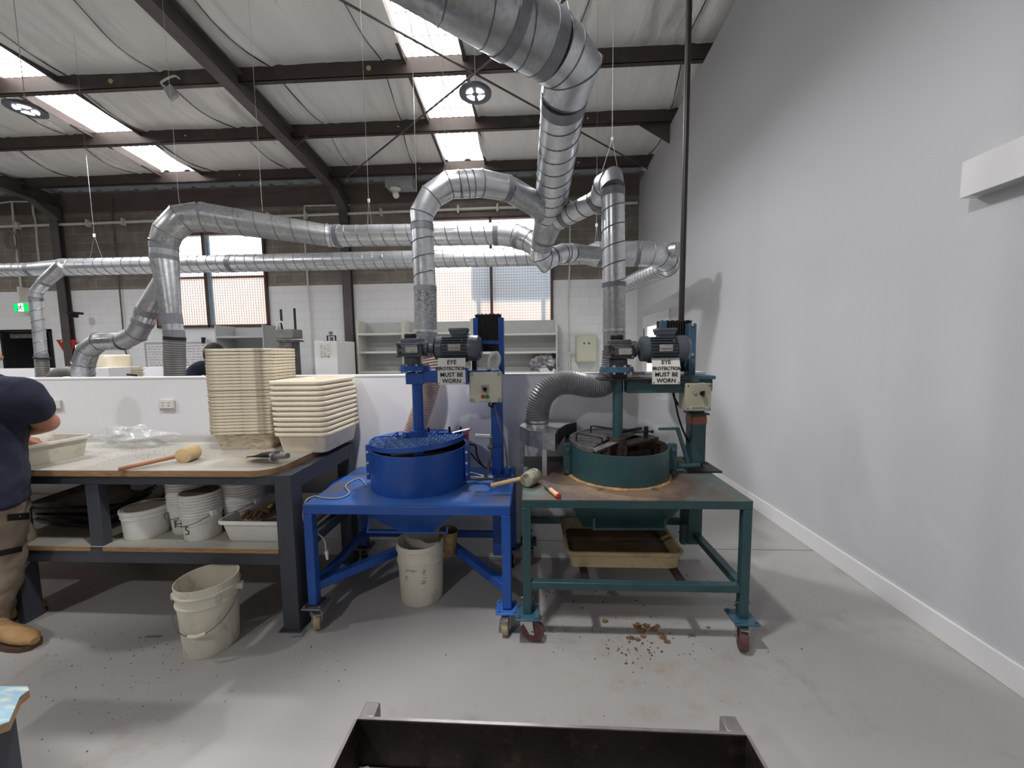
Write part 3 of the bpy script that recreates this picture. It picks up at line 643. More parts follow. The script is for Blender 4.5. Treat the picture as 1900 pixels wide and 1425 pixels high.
obj('cylinder', MB().cyl((cx_,6.8,cz+.01),(cx_,6.8,cz+.075),.03,16), 'steelw', t); obj('dial', MB().cyl((cx_,6.77,cz+.145),(cx_,6.79,cz+.145),.033,20).cyl((cx_,6.79,cz+.1),(cx_,6.79,cz+.14),.006,8), 'steelw', t)
# whiteboard with handwriting
a = P(266,638,7.9); b_ = P(402,704,7.9)
t = thing('whiteboard', 'whiteboard with rows of handwriting behind the wide grey hose', 'whiteboard', ((a.x+b_.x)/2,7.93,a.z))
obj('board', MB().box(a.x,b_.x,7.94,7.975,b_.z,a.z), 'wplain', t); obj('frame', MB().box(a.x-.02,b_.x,7.93,7.97,a.z,a.z+.03).box(a.x-.02,a.x+.015,7.93,7.97,b_.z,a.z), 'greyen', t)
mb = MB(); rnd = random.Random(3)
for r in range(13):
    x = a.x+.06; z = a.z-.06-r*.058
    while x < b_.x-.1:
        w = rnd.uniform(.02,.09); mb.beam((x,7.937,z+rnd.uniform(-.006,.006)), (x+w,7.937,z+rnd.uniform(-.006,.006)), .004, .006); x += w+rnd.uniform(.015,.06)
obj('handwriting', mb, 'motord', t, smooth=False)
o = obj('hanging_brush', MB().slab([P(373,626,7.9), P(379,626,7.9), P(377,637,7.9), P(374,637,7.9)], (0,.04,0)), 'ink'); tag(o, 'small black tapered object hung above the whiteboard', 'brush')
# electrical panel and conduits on the back wall
a = P(1068,622,7.9); b_ = P(1106,672,7.9)
t = thing('electrical_panel', 'pale wall box with two small lamps between the shelving and the green mixer', 'panel', ((a.x+b_.x)/2,7.95,a.z))
obj('box', MB().box(a.x,b_.x,7.8,7.98,b_.z,a.z), 'cream', t, bev=.01); obj('door', MB().box(a.x+.02,b_.x-.02,7.785,7.8,b_.z+.02,a.z-.02), 'cream', t, bev=.006)
for x in (1084,1093): obj('lamp', MB().cyl(P(x,637,7.77), P(x,637,7.80), .016, 12), 'dark', t)
GC = 'conduits on the block wall'
def conduit(pts, lab, m='conduit', r=.022, clips=0, Y=7.95):
    q = [P(x,y,Y) for x, y in pts]; o = obj('conduit', MB().tube(q, r, 8), m); tag(o, lab, 'conduit', GC)
    if clips:
        for i in range(clips): p = q[0].lerp(q[-1], (i+.5)/clips); obj('clip', MB().box(p.x-.02,p.x+.02,7.9,7.98,p.z-.07,p.z+.07), m, o, smooth=False)
    return o
conduit([(-60,423),(1183,376)], 'long white horizontal conduit across the upper block wall', r=.028, clips=18)
conduit([(648,380),(565,382),(565,440),(578,620),(581,700)], 'white conduit dropping from a bend just left of the centre column', r=.016)
conduit([(1160,395),(1105,397),(1058,372),(1057,500),(1053,560),(1056,700)], 'grey white conduit dropping right of the window behind the electrical panel', r=.016)
conduit([(22,373),(28,440),(40,540),(45,575)], 'left drop conduit above the exit sign', r=.018)
conduit([(60,374),(62,395),(66,410),(70,460),(78,530)], 'second drop conduit from the left, with a kink at its top', r=.018)
conduit([(90,385),(100,440),(108,520),(118,600)], 'third drop conduit from the left, beside the far column', r=.018)
conduit([(0,377),(20,374),(55,374)], 'short white conduit joining the left drops near the roof', r=.014)
conduit([(206,365),(210,420),(222,540),(232,650),(240,672)], 'thin copper pipe running down the block wall left of the window', 'copper', r=.014)
conduit([(1088,655),(1056,655),(1058,690),(1100,690),(1105,678)], 'pale conduit loop under the electrical panel', r=.016, Y=7.9)
q = P(23,447,7.85); mb = MB()
for i in range(4): mb.tube([q+V((math.cos(a)*(.1+.012*i), -.01*i, math.sin(a)*(.2+.01*i))) for a in [k*2*PI/24 for k in range(24)]], .012, 6, closed=True)
tag(obj('cable_coil', mb, 'conduitd'), 'coil of grey cable hanging on the left of the block wall', 'cable')
# red cable along the eave
q = [P(x,y,7.85) for x,y in ((330,358),(450,362),(560,352),(620,345),(660,350),(740,364),(900,362),(1100,352),(1185,345))]
tag(obj('red_cable', MB().tube(catmull(q), .006, 6), 'redc'), 'thin red cable drooping along the eave above the block wall', 'cable')
# exit sign
a = P(25,563,7.8); b_ = P(54,578,7.8); Y = 7.8
t = thing('exit_sign', 'green and white running man exit sign above the dark doorway', 'sign', ((a.x+b_.x)/2,Y,b_.z))
obj('housing', MB().box(a.x,b_.x,Y,Y+.06,b_.z,a.z+.03), 'white', t, bev=.005); obj('bracket', MB().box(a.x+.12,a.x+.16,Y,Y+.17,a.z+.03,a.z+.35), 'white', t)
w = b_.x-a.x; obj('green_panel', MB().box(a.x+.005,b_.x-.005,Y-.006,Y,b_.z+.005,a.z-.005), 'exitg', t)
m0 = (a.x+b_.x)/2; zm = (a.z+b_.z)/2; hh = a.z-b_.z
obj('white_panel', MB().box(m0-w*.17,m0+w*.17,Y-.009,Y-.006,b_.z+.006,a.z-.006), 'exitw', t)
mb = MB().cyl((m0+.01,Y-.014,zm+hh*.3),(m0+.01,Y-.01,zm+hh*.3),hh*.07,10)
for p0, p1, k in (((.005,.2),(-.01,-.05),.024),((-.01,-.05),(.03,-.18),.016),((.03,-.18),(.02,-.38),.014),((-.01,-.05),(-.04,-.2),.016),((-.04,-.2),(-.08,-.22),.014),((.0,.18),(.05,.08),.012),((.05,.08),(.07,.14),.01),((.0,.18),(-.045,.1),.012),((-.045,.1),(-.05,-.02),.01)):
    mb.beam((m0+p0[0],Y-.012,zm+p0[1]*hh),(m0+p1[0],Y-.012,zm+p1[1]*hh),k,.004,up=(0,1,0))
obj('running_figure', mb, 'green', t, smooth=False)
# fire triangle sign
T = [P(104,630.5,7.9), P(131,630,7.9), P(121,657,7.9)]; T[1].x = T[0].x+.46; T[2].x = T[0].x+.23; T[1].z = T[0].z; T[2].z = T[0].z-.42
o = obj('fire_sign', MB().slab(T, (0,.02,0)), 'red', smooth=False); tag(o, 'red downward triangle sign with white circle beside the dark column', 'sign')
cc = V((T[2].x, 7.895, T[0].z-.15)); obj('white_disc', MB().cyl(cc, cc+V((0,.006,0)), .075, 24), 'white', o)
obj('white_marks', MB().box(cc.x-.012,cc.x+.012,7.895,7.9,cc.z-.2,cc.z-.12).box(cc.x-.12,cc.x-.03,7.895,7.9,cc.z+.1,cc.z+.125).box(cc.x+.0,cc.x+.1,7.895,7.9,cc.z+.1,cc.z+.125), 'white', o, smooth=False)
o = obj('wall_horn', MB().box(P(133,580,7.7).x,P(145,580,7.7).x,7.6,7.8,P(140,583,7.7).z,P(140,579,7.7).z).box(P(135,580,7.7).x,P(140,580,7.7).x,7.65,7.75,P(140,589,7.7).z,P(140,583,7.7).z), 'ink'); tag(o, 'small black device bracketed off the far column', 'speaker')
# pale bins and small stack on the rear partition
o = obj('plastic_bin', MB().loops([rr(w_,.3,.06,z,P(196,672,4.5).x,4.6) for w_, z in ((.18,1.215),(.22,P(193,664,4.5).z),(.2,P(193,660,4.5).z),(.14,P(193,659,4.5).z+.005))]), 'trayc'); tag(o, 'rounded cream plastic bin standing behind the low wall near the S-bend duct', 'bin')
a = P(180,682,4.2); b_ = P(219,700,4.2); o = obj('white_box', MB().box(a.x,b_.x,4.1,4.35,0,a.z), 'wplain', bev=.004); tag(o, 'plain white box in front of the cream bin, behind the low wall', 'box')
pr = None
for i in range(7):
    z = 1.43+i*.024
    mb = MB().loops([rr(w*.8, w*.75, .03, zz_) for w, zz_ in ((.30,-.04),(.34,0),(.36,.0),(.36,.012),(.34,.012),(.29,-.035))], True, True)
    if pr is None: pr = obj('plastic_tray', mb, 'trayc'); t = pr
    else: t = pr.copy(); COL.objects.link(t)
    t.location = (P(230,690,4.55).x+.01*math.sin(i*3), 4.55, 1.25+i*.026); tag(t, 'cream tray in the small stack behind the low wall, '+('topmost' if i == 6 else ORD[6-i]+' from its top'), 'tray', 'small stack of trays behind the low wall')
o = obj('stack_stand', MB().box(P(228,690,4.4).x-.6,P(228,690,4.4).x+.2,4.37,4.8,0,1.21), 'bench'); tag(o, 'dark stand carrying the small tray stack and cream bin behind the low wall', 'stand')
o = obj('grab_rail', MB().tube([P(236,695,4.2), P(252,696,4.2), P(254,702,4.2), P(254,712,4.2)], .012, 8), 'black'); tag(o, 'short black bent rail above the low wall by the small tray stack', 'rail')
# vent and board at the eave
a = P(719,333,7.7); b_ = P(769,350,7.7); t = thing('vent_fan', 'white round vent spout on a grey square plate under the eave', 'vent', P(733,352,7.7))
obj('plate', MB().box(a.x,b_.x,7.55,7.85,b_.z,a.z), 'greyen', t); q = P(733,350,7.6)
obj('collar', MB().lathe([(.02,0),(.11,0),(.11,-.02),(.07,-.05)], q, 24), 'white', t); obj('spout', MB().tube([q+V((0,0,-.03)), q+V((.01,-.03,-.1)), q+V((.05,-.1,-.17))], .058, 16), 'white', t)
# junction lead hanging from purlin
t = thing('lamp_socket', 'loose white cable with a grey plug box hanging under the roof at upper left', 'socket', P(325,143,5.0))
obj('cable', MB().tube(catmull([P(333,146,5.1), P(325,141,5.1), P(312,145,5.1), P(299,154,5.1), P(308,162,5.1)]), .012, 8), 'conduit', t); q = P(318,172,5.1)
obj('plug', MB().cbox(q, .12, .05, .16, Matrix.Rotation(-.5, 3, 'Y')), 'greyen', t, bev=.008)
# LED high bays
def highbay(p, lab, pw=1.):
    t = thing('high_bay_light', lab, 'light', p, 'round LED high bay lamps')
    obj('housing', MB().lathe([(0,.075),(.05,.075),(.06,.045),(.13,.04),(.155,.02),(.155,0),(.145,-.004),(.1,.004),(0,.004)], p, 40), 'motor', t)
    for k in range(4):
        mb = MB(); a0 = PI/4+k*PI/2; n = 8
        out = [V((p.x+.09*math.cos(a0-.55+1.1*i/n), p.y+.09*math.sin(a0-.55+1.1*i/n), p.z-.002)) for i in range(n+1)]
        inn = [V((p.x+.036*math.cos(a0+.4-.8*i/n), p.y+.036*math.sin(a0+.4-.8*i/n), p.z-.002)) for i in range(n+1)]
        obj('led_lens', mb.slab(out+inn, (0,0,.005)), 'lens', t)
    obj('hanger', MB().tube([p+V((-.03,0,.07)), p+V((0,0,.16)), p+V((.03,0,.07))], .004, 6).cyl(p+V((0,0,.15)), (p.x,p.y,zt(p.y)), .003, 6), 'wire', t)
    ld = bpy.data.lights.new('lamp', 'AREA'); ld.shape = 'DISK'; ld.size = .24; ld.energy = LAMP*pw; ld.color = (.99,.99,1)
    try: ld.spread = math.radians(165)
    except Exception: pass
    lo = bpy.data.objects.new('lamp', ld); COL.objects.link(lo); lo.location = p+V((0,0,-.03))
    return t
highbay(V((-.515,3.9,4.03)), 'round grey high bay lamp with four lit segments below the central skylight')
highbay(V((-5.15,3.9,4.08)), 'round grey high bay lamp with four lit segments near the left edge')
for x, y, w in ((-.62,.95,1.25),(-5.15,.95,1.0),(-2.6,-2.4,1.3),(-9.6,3.9,1.4),(-9.6,.9,.7)): highbay(V((x,y,4.3)), 'round grey high bay lamp out of view, behind the camera or far to the left', w)  # unseen lamp behind the camera is turned up as frontal fill
# right wall box
a = PX(1812,368,2.17); mb = MB().box(2.09,2.17,-.6,a.y,a.z,a.z+.17); o = obj('wall_fixture', mb, 'wplain', bev=.002); tag(o, 'long white box fixture mounted on the right wall near the top right corner', 'fixture')
obj('underside_channel', MB().box(2.10,2.16,-.5,a.y-.04,a.z-.002,a.z+.002), 'greyen', o)
# black service pole down to the green mixer
o = obj('service_pole', MB().cyl(P(1264,600,2.7), V((P(1264,600,2.7).x,2.7,zt(2.7)+.1)), .019, 14), 'dark'); tag(o, 'tall thin dark pole dropping from the roof to the back of the green mixer', 'pole')
# power points on the partition
for lab, x, y in (('white double power point on the low wall, left of the tall tray stack',313,749),('cream power point on the low wall behind the worker',103,749)):
    p = P(x,y,2.785); t = thing('power_outlet', lab, 'outlet', p, 'power points on the low wall')
    obj('faceplate', MB().cbox(p+V((0,-.012,0)), .115, .024, .07), 'white', t, bev=.004); obj('surface_box', MB().cbox(p+V((0,-.008,-.015)), .118, .016, .075), 'greyen', t, bev=.002)
    for s in (-1,1): obj('switch', MB().cbox(p+V((s*.024,-.027,.018)), .018, .006, .012), 'wplain', t, bev=.002)
    obj('socket_holes', MB().cbox(p+V((-.024,-.025,-.012)), .012, .003, .003).cbox(p+V((.024,-.025,-.012)), .012, .003, .003), 'motord', t)
# ================================================================ clay mixers
def bolt(mb, p, r=.008, d=(0,-1,0), h=.008):
    p = V(p); mb.cyl(p, p+V(d)*h, r, 8)
def caster(parent, x, y, zp, yaw, pm_, wm_, r=.05, w=.034, ps=.115, tilt=0):
    R = Matrix.Rotation(yaw, 3, 'Z'); c = V((x,y,0))
    mb = MB().cbox((x,y,zp), ps, ps, .01)
    for i in (-1,1):
        for j in (-1,1): bolt(mb, (x+i*ps*.38,y+j*ps*.38,zp+.004), .009, (0,0,1), .012)
    pl = obj('caster_plate', mb, pm_, parent, bev=.003)
    off = R @ V((0,-.03,0)); wc = c+off+V((0,0,r)); ax = R @ V((1,0,0))
    mb = MB().cyl(c+V((0,0,zp-.03)), c+V((0,0,zp-.004)), .034, 20)
    for s in (-1,1):
        q = wc+ax*s*(w/2+.006); tp = c+ax*s*(w/2+.006)+V((0,0,zp-.022)); n = R @ V((0,1,0))
        mb.slab([q-n*.012-V((0,0,.012)), q+n*.012-V((0,0,.012)), tp+n*.032, tp-n*.032], ax*.003*s)
    mb.cyl(wc-ax*(w/2+.014), wc+ax*(w/2+.014), .007, 8).slab([wc+ax*-.02+V((0,0,r+.004))+R@V((0,-.05,0)), wc+ax*.02+V((0,0,r+.004))+R@V((0,-.05,0)), wc+ax*.02+V((0,0,r+.012)), wc-ax*.02+V((0,0,r+.012))], (0,0,.004))
    obj('fork', mb, 'chrome', pl)
    Rw = Matrix((ax, R @ V((0,1,0)), V((0,0,1)))).transposed() @ Matrix.Rotation(PI/2, 3, 'Y')
    obj('wheel', MB().lathe([(.012,-w/2),(r*.55,-w/2),(r*.6,-w/2+.004),(r*.93,-w/2),(r,-w/2+.005),(r,w/2-.005),(r*.93,w/2),(r*.6,w/2-.004),(r*.55,w/2),(.012,w/2)], wc, 32, Rw), wm_, pl)
def drum(parent, cx, cy, z0, z1, r, m, inner):
    w = .008
    obj('mixing_drum', MB().lathe([(r-w,z0+.03),(r-.03,z0+.03),(r-.03,z0),(r,z0),(r,z1),(r-w,z1),(r-w,z0+.03)][2:]+[(r-w,z0+.05),(0,z0+.05)], (cx,cy,0), 72), m, parent)
    obj('drum_lining', MB().lathe([(r-w-.002,z1-.004),(r-w-.002,z0+.055),(0,z0+.055)], (cx,cy,0), 72, caps=False), inner, parent)
    obj('clay_bed', MB().loops([[(cx+math.cos(a)*rr_*(1+.04*math.sin(5*a)), cy+math.sin(a)*rr_*(1+.04*math.cos(3*a)), z) for a in [k*2*PI/48 for k in range(48)]] for rr_, z in ((r-.015,z0+.057),(r-.03,z0+.075),(r-.12,z0+.062),(.05,z0+.075))]), inner, parent)
def motor_head(parent, pc, mc, ml, mr, gm, paint, ring_z, ring_x, ring_y, ring_r):
    gx, gy, gz = pc
    # gearbox
    mb = MB().cbox(pc, .155, .14, .085).cbox(pc+V((.005,0,.055)), .12, .12, .03).cbox(pc+V((0,-.075,0)), .12, .02, .055)
    for i in (-1,1):
        for j in (-1,1): mb.cyl(pc+V((i*.068,-.085,j*.036)), pc+V((i*.068,.075,j*.036)), .011, 10)
    mb.cyl(pc+V((0,0,-.045)), V((gx,gy,ring_z+.01)), .055, 24)
    g = obj('gearbox', mb, gm, parent, bev=.006)
    bt = MB()
    for j in (-.018,.018): bolt(bt, pc+V((-.05,-.083,j)), .009, h=.006)
    obj('cover_bolts', bt, 'black', g)
    obj('breather_cap', MB().lathe([(.036,0),(.038,.004),(.038,.024),(.034,.03),(0,.03)], pc+V((-.01,0,.07)), 24), 'black', g)
    obj('nameplate', MB().cbox(pc+V((.022,-.0865,.0)), .075, .003, .036), 'plate', g)
    # coupling + motor
    mx0, my, mz = mc; L = mr-ml; R = Matrix.Rotation(PI/2, 3, 'Y'); rad = .082
    obj('coupling', MB().lathe([(.03,0),(.045,.0),(.05,.02),(.05,.03),(.03,.035),(.03,.06),(.045,.065),(rad*.8,.075+.0)], (gx+.075,my,mz), 28, R), gm, parent)
    mb = MB().lathe([(rad*.55,0),(rad*.92,.012),(rad*.95,.05),(rad*.88,.052),(rad*.88,L*.72),(rad*.98,L*.722),(rad,L*.76),(rad*.97,L*.93),(rad*.72,L),(0,L)], (ml,my,mz), 40, R)
    for k in range(28):
        a = k*2*PI/28
        if .9 < a < 2.2: continue
        u = V((0, math.cos(a), math.sin(a))); c0 = V((ml+.055,my,mz)); mb.beam(c0+u*(rad*.95), c0+u*(rad*.95)+V((L*.72-.06,0,0)), .0035, .018, up=u)
    mo = obj('motor', mb, 'motor', parent)
    c0 = V((ml+L*.52,my,mz+rad*.88)); obj('terminal_box', MB().loops([rr(w,.09*w/.1,.01,z,c0.x,c0.y) for w, z in ((.085,c0.z-.02),(.085,c0.z+.01),(.1,c0.z+.012),(.112,c0.z+.036),(.118,c0.z+.038),(.114,c0.z+.05))]), 'motor', mo)
    obj('nameplate', MB().cbox((ml+L*.46,my-rad*1.02,mz+.005), .078, .003, .04), 'plate', mo)
    for zz_ in (.007,-.006,.0): pass
    obj('eye_bolt', MB().ball((ml+L*.62,my-rad*.9,mz+.045), .007), 'motor', mo)
    # round mounting plate
    mb = MB().lathe([(0,0),(ring_r,0),(ring_r,.016),(0,.016)], (ring_x,ring_y,ring_z-.012), 40).lathe([(0,0),(ring_r*.96,0),(ring_r*.96,.014),(0,.014)], (ring_x,ring_y,ring_z+.004), 40)
    pl = obj('mounting_plate', mb, paint, parent); bt = MB()
    for k in range(8): a = k*PI/4+.4; bolt(bt, (ring_x+ring_r*.8*math.cos(a), ring_y+ring_r*.8*math.sin(a), ring_z+.018), .009, (0,0,1), .012); bolt(bt, (ring_x+ring_r*.8*math.cos(a), ring_y+ring_r*.8*math.sin(a), ring_z-.024), .009, (0,0,1), .014)
    obj('plate_bolts', bt, 'chrome', pl)
def eyesign(parent, x0, x1, z0, z1, y, tilt=0):
    w = x1-x0; h = z1-z0; zc = z0+h*.62
    t = obj('warning_sign', MB().slab([(x0,y,z0),(x1,y,z0),(x1,y,zc),(x0,y,zc)], (0,.0025,0)).slab([(x0,y,zc),(x1,y,zc),(x1,y+tilt,z1),(x0,y+tilt,z1)], (0,.0025,0)), 'sign', parent, smooth=False, label='white sign reading EYE PROTECTION MUST BE WORN in black')
    s = h*.235; cx_ = (x0+x1)/2
    for i, wd in enumerate(('EYE','PROTECTION','MUST BE','WORN')):
        zz_ = z1-h*(.16+.235*i); yy = y-.001+(tilt*(zz_-zc)/(z1-zc) if zz_ > zc else 0)
        text(wd, s*(.95 if i != 1 else .76), 'ink', t, (cx_,yy-.0008,zz_), (1,0,0), (0,tilt/(z1-zc) if zz_ > zc+.01 else 0,1), off=.0005, shear=.12 if (tilt and i < 2) else 0)
    bt = MB()
    for i in (.05,.95):
        for j in (.06,.57): bolt(bt, (x0+w*i,y,z0+h*j), .004, h=.003)
    obj('screws', bt, 'steelw', t)
def bellows(parent, x0, x1, y, z0, z1):
    mb = MB(); n = 13; w = (x1-x0)/n
    for i in range(n): mb.box(x0+i*w+w*.15,x0+i*w+w*.8,y-.02,y+.01,z0,z1-(0 if i % 2 else .004))
    mb.box(x0,x1,y,y+.03,z0,z1-.004).box(x0,x1,y-.022,y+.03,z1-.012,z1-.004)
    obj('bellows_cover', mb, 'black', parent, smooth=False)
# -------------------------------------------------- blue mixer
ZB = .72; XL, XR, YF, YB = -1.266, -.117, 1.985, 2.695
t = thing('clay_mixer', 'bright blue wheeled clay mixer with grey motor on top, left of the two mixers', 'machine', ((XL+XR)/2,(YF+YB)/2,0)); BL = t
obj('table_top', MB().box(XL,XR,YF,YB,ZB-.004,ZB), 'bluetop', t)
mb = MB().box(XL,XR,YF,YF+.04,ZB-.05,ZB-.004).box(XL,XR,YB-.04,YB,ZB-.05,ZB-.004).box(XL,XL+.04,YF+.04,YB-.04,ZB-.05,ZB-.004).box(XR-.04,XR,YF+.04,YB-.04,ZB-.05,ZB-.004)
obj('apron', mb, 'blue', t, bev=.003)
obj('top_rim', MB().box(XL,XR,YF,YF+.006,ZB,ZB+.003).box(XR-.006,XR,YF,YB,ZB,ZB+.003), 'blue', t)
LG = .05
for x in (XL, XR-LG):
    for y in (YF, YB-LG): obj('leg', MB().box(x,x+LG,y,y+LG,.14,ZB-.05), 'blue', t, bev=.004)
zr = .23; xm = (XL+XR)/2
obj('lower_brace', MB().beam((XL+.03,YF+.06,zr),(xm-.02,YB-.06,zr),.05,.05).beam((XR-.03,YF+.06,zr),(xm+.02,YB-.06,zr),.05,.05), 'blue', t, bev=.003)
obj('side_rail', MB().box(XL+.005,XL+.045,YF+LG,YB-LG,zr-.02,zr+.02), 'blue', t); obj('rear_rail', MB().box(XL+LG,XR-LG,YB-.045,YB-.005,zr-.02,zr+.02), 'blue', t)
caster(t, XL+.03, YF+.03, .128, .5, 'steelw', 'tan'); caster(t, XR-.03, YF+.03, .128, -.1, 'bluetop', 'tan'); caster(t, XL+.03, YB-.03, .128, .2, 'steelw', 'black'); caster(t, XR-.03, YB-.03, .128, -.3, 'steelw', 'black')
# hopper with discharge and handle rod
y0 = 2.1; hz = ZB-.05
top_ = [(-1.02,y0-.03,hz),(-.40,y0-.03,hz),(-.40,2.6,hz),(-1.02,2.6,hz)]; z2 = P(775,984,2.25).z
bot = [(-.80,2.22,z2),(-.60,2.22,z2+.01),(-.60,2.5,z2),(-.80,2.5,z2)]
obj('hopper', MB().loops([top_,bot], False, True), 'blue', t, smooth=False)
obj('handle_rod', MB().tube([P(686,960,2.1), P(682,987,2.1), P(829,988,2.1), P(831,975,2.1)], .006, 8), 'blue', t)
obj('scratch', MB().tube([P(772,966,2.165), P(790,967,2.168), P(812,974,2.19)], .002, 6), 'sign', t)
obj('cardboard_tube', MB().lathe([(.055,0),(.06,0),(.06,.16),(.055,.16),(.055,0)], P(828,1004,2.4)+V((0,0,-.08)), 28, Matrix.Rotation(.12, 3, 'Y'), caps=False), 'card', t)
cx_, cy_, r_ = -.722, 2.388, .303; z1 = P(765,849,2.085).z
drum(t, cx_, cy_, ZB, z1, r_, 'blue', 'clayd')
for s, x in ((-1, 'l'), (1, 'r')):
    xx = cx_+s*(r_+.012); obj('drum_bracket', MB().box(xx-.014,xx+.014,cy_-.06,cy_-.02,ZB+.03,z1+.012), 'blue', t, bev=.003)
    for z in (.06,.13,.2): bt = MB(); bolt(bt, (xx,cy_-.06,ZB+z+.01), .009); obj('bolt', bt, 'chrome', t)
# guard: half-round grid lid, tilted up to the right
Rt = Matrix.Rotation(-.055, 3, 'Y') @ Matrix.Rotation(.02, 3, 'X'); gc = V((cx_, cy_, z1+.045)); rg = r_-.002
def G(x, y, z=0): return gc+Rt @ V((x,y,z))
mb = MB(); arc = [G(rg*math.cos(a), rg*math.sin(a)) for a in [PI*(.96)+k*(PI*1.08)/40 for k in range(41)]]
for a, b_ in zip(arc, arc[1:]): mb.beam(a, b_, .005, .03)
mb.beam(arc[0], arc[-1], .006, .03)
obj('guard_rim', mb, 'blue', t)
mb = MB()
for k in range(1, 8):
    y = .03-k*.043
    if rg*rg-y*y > 0: w = math.sqrt(rg*rg-y*y)-.004; mb.beam(G(-w,y,.008), G(w,y,.008), .0045, .008)
for k in range(-5, 6):
    x = k*.056; yl = -math.sqrt(max(0, rg*rg-x*x))+.004
    for j in range(7):
        ya = .03-j*.043; yb = ya-.043; xo = .028 if j % 2 else 0; x2 = x+xo
        if abs(x2) < rg-.01 and yb > -math.sqrt(rg*rg-x2*x2): mb.beam(G(x2,ya,.008), G(x2,yb,.008), .0045, .008)
obj('guard_grid', mb, 'gbar', t, smooth=False, label='blue mesh guard over the drum')
for x in (-.13,.13): obj('guard_handle', MB().tube([G(x,-.02,.01), G(x,-.02,.045), G(x,-.2,.045), G(x,-.26,.01)], .005, 8), 'blue', t)
mb = MB(); arc = [(cx_+rg*math.cos(a), cy_+rg*math.sin(a)) for a in [.05+k*(PI-.1)/24 for k in range(25)]]
obj('rear_lid', mb.prism(arc, z1+.034, z1+.04), 'blue', t)
zt_ = P(772,690,cy_).z
obj('shaft', MB().cyl((cx_,cy_,z1-.1),(cx_,cy_,zt_),.034,28), 'blue', t)
obj('shaft_collar', MB().lathe([(.034,0),(.055,0),(.055,.05),(.034,.055)], (cx_,cy_,z1+.045), 28).box(cx_-.095,cx_+.095,cy_-.035,cy_-.02,z1+.05,z1+.085), 'blue', t)
bt = MB(); bolt(bt, (cx_-.08,cy_-.035,z1+.068), .01); bolt(bt, (cx_+.08,cy_-.035,z1+.068), .01); obj('collar_bolts', bt, 'chrome', t)
obj('mixing_arm', MB().beam((cx_-.2,cy_-.05,ZB+.16),(cx_+.2,cy_+.05,ZB+.16),.03,.05).beam((cx_-.18,cy_-.05,ZB+.1),(cx_-.18,cy_-.05,z1-.02),.02,.03), 'clayd', t)
pin = MB().cyl(G(.05,.06,.01), G(.05,.06,.05), .006, 8).cyl(G(.19,.05,.0), G(.19,.05,.05), .008, 8).cyl(G(.26,.03,.0), G(.27,.03,.05), .007, 8); obj('latch_pins', pin, 'black', t)
obj('latch', MB().cyl(G(.22,.0,.02), G(.33,.0,.04), .006, 8).ball(G(.33,0,.035), .012), 'chrome', t); obj('red_lever', MB().cbox(G(.315,-.01,-.0), .018, .018, .06), 'red', t, bev=.003)
pc = P(765,649,cy_); zr_ = P(770,684,cy_).z; mp = P(852,646,cy_)
motor_head(t, pc, (0,mp.y,mp.z), P(808,645,cy_).x, P(894,645,cy_).x, 'motor', 'blue', zr_, P(770,684,cy_).x, cy_, .1)
zc_ = P(772,698,cy_).z
obj('bearing_block', MB().cbox((cx_,cy_,zc_-.01), .115, .11, .075), 'blue', t, bev=.006)
Yc = 2.50; xa = P(922,700,Yc).x
obj('arm', MB().box(cx_+.05,xa-.02,cy_-.05,cy_+.03,zc_-.035,zc_+.035).box(xa-.05,xa+.03,cy_-.05,Yc,zc_-.035,zc_+.035), 'blue', t, bev=.004)
cl = P(911,780,Yc).x; cr = P(932,780,Yc).x
obj('column', MB().box(cl,cr,Yc,Yc+.09,ZB,zc_+.0), 'blue', t, bev=.004)
obj('column_foot', MB().box(cl-.03,cr+.07,Yc-.03,Yc+.12,ZB,ZB+.012).box(cr+.01,cr+.05,Yc-.02,Yc+.02,ZB+.012,ZB+.06), 'blue', t, bev=.002)
obj('drop_column', MB().box(cl+.0,cr+.0,Yc,Yc+.09,.16,ZB-.05), 'blue', t, bev=.004)
bx0 = P(880,600,Yc).x; bx1 = P(933,600,Yc).x; bz1 = P(905,582,Yc).z; bz0 = P(905,652,Yc).z
bellows(t, bx0+.005, bx1-.012, Yc+.02, bz0, bz1)
obj('guide_channel', MB().box(bx0-.008,bx0+.025,Yc-.01,Yc+.05,P(880,622,Yc).z,P(880,590,Yc).z), 'blue', t, bev=.003)
obj('guide_channel', MB().box(bx1-.03,bx1+.005,Yc-.01,Yc+.06,zc_+.0,P(880,590,Yc).z), 'blue', t, bev=.003)
obj('cross_plate', MB().box(bx0,bx1-.02,Yc-.012,Yc+.0,P(900,639,Yc).z,P(900,632,Yc).z), 'blue', t, bev=.002)
q = P(880,672,Yc-.05); obj('stop_post', MB().cyl((q.x,q.y,zc_+.03),(q.x,q.y,P(880,655,Yc).z),.016,14), 'ink', t)
a = P(812.5,714,2.3); b_ = P(863,664,2.3); eyesign(t, a.x, b_.x, a.z, b_.z, 2.3, .012)
obj('sign_bracket', MB().box(a.x-.012,b_.x+.012,2.304,cy_-.04,a.z+.0,a.z+.1), 'blue', t)
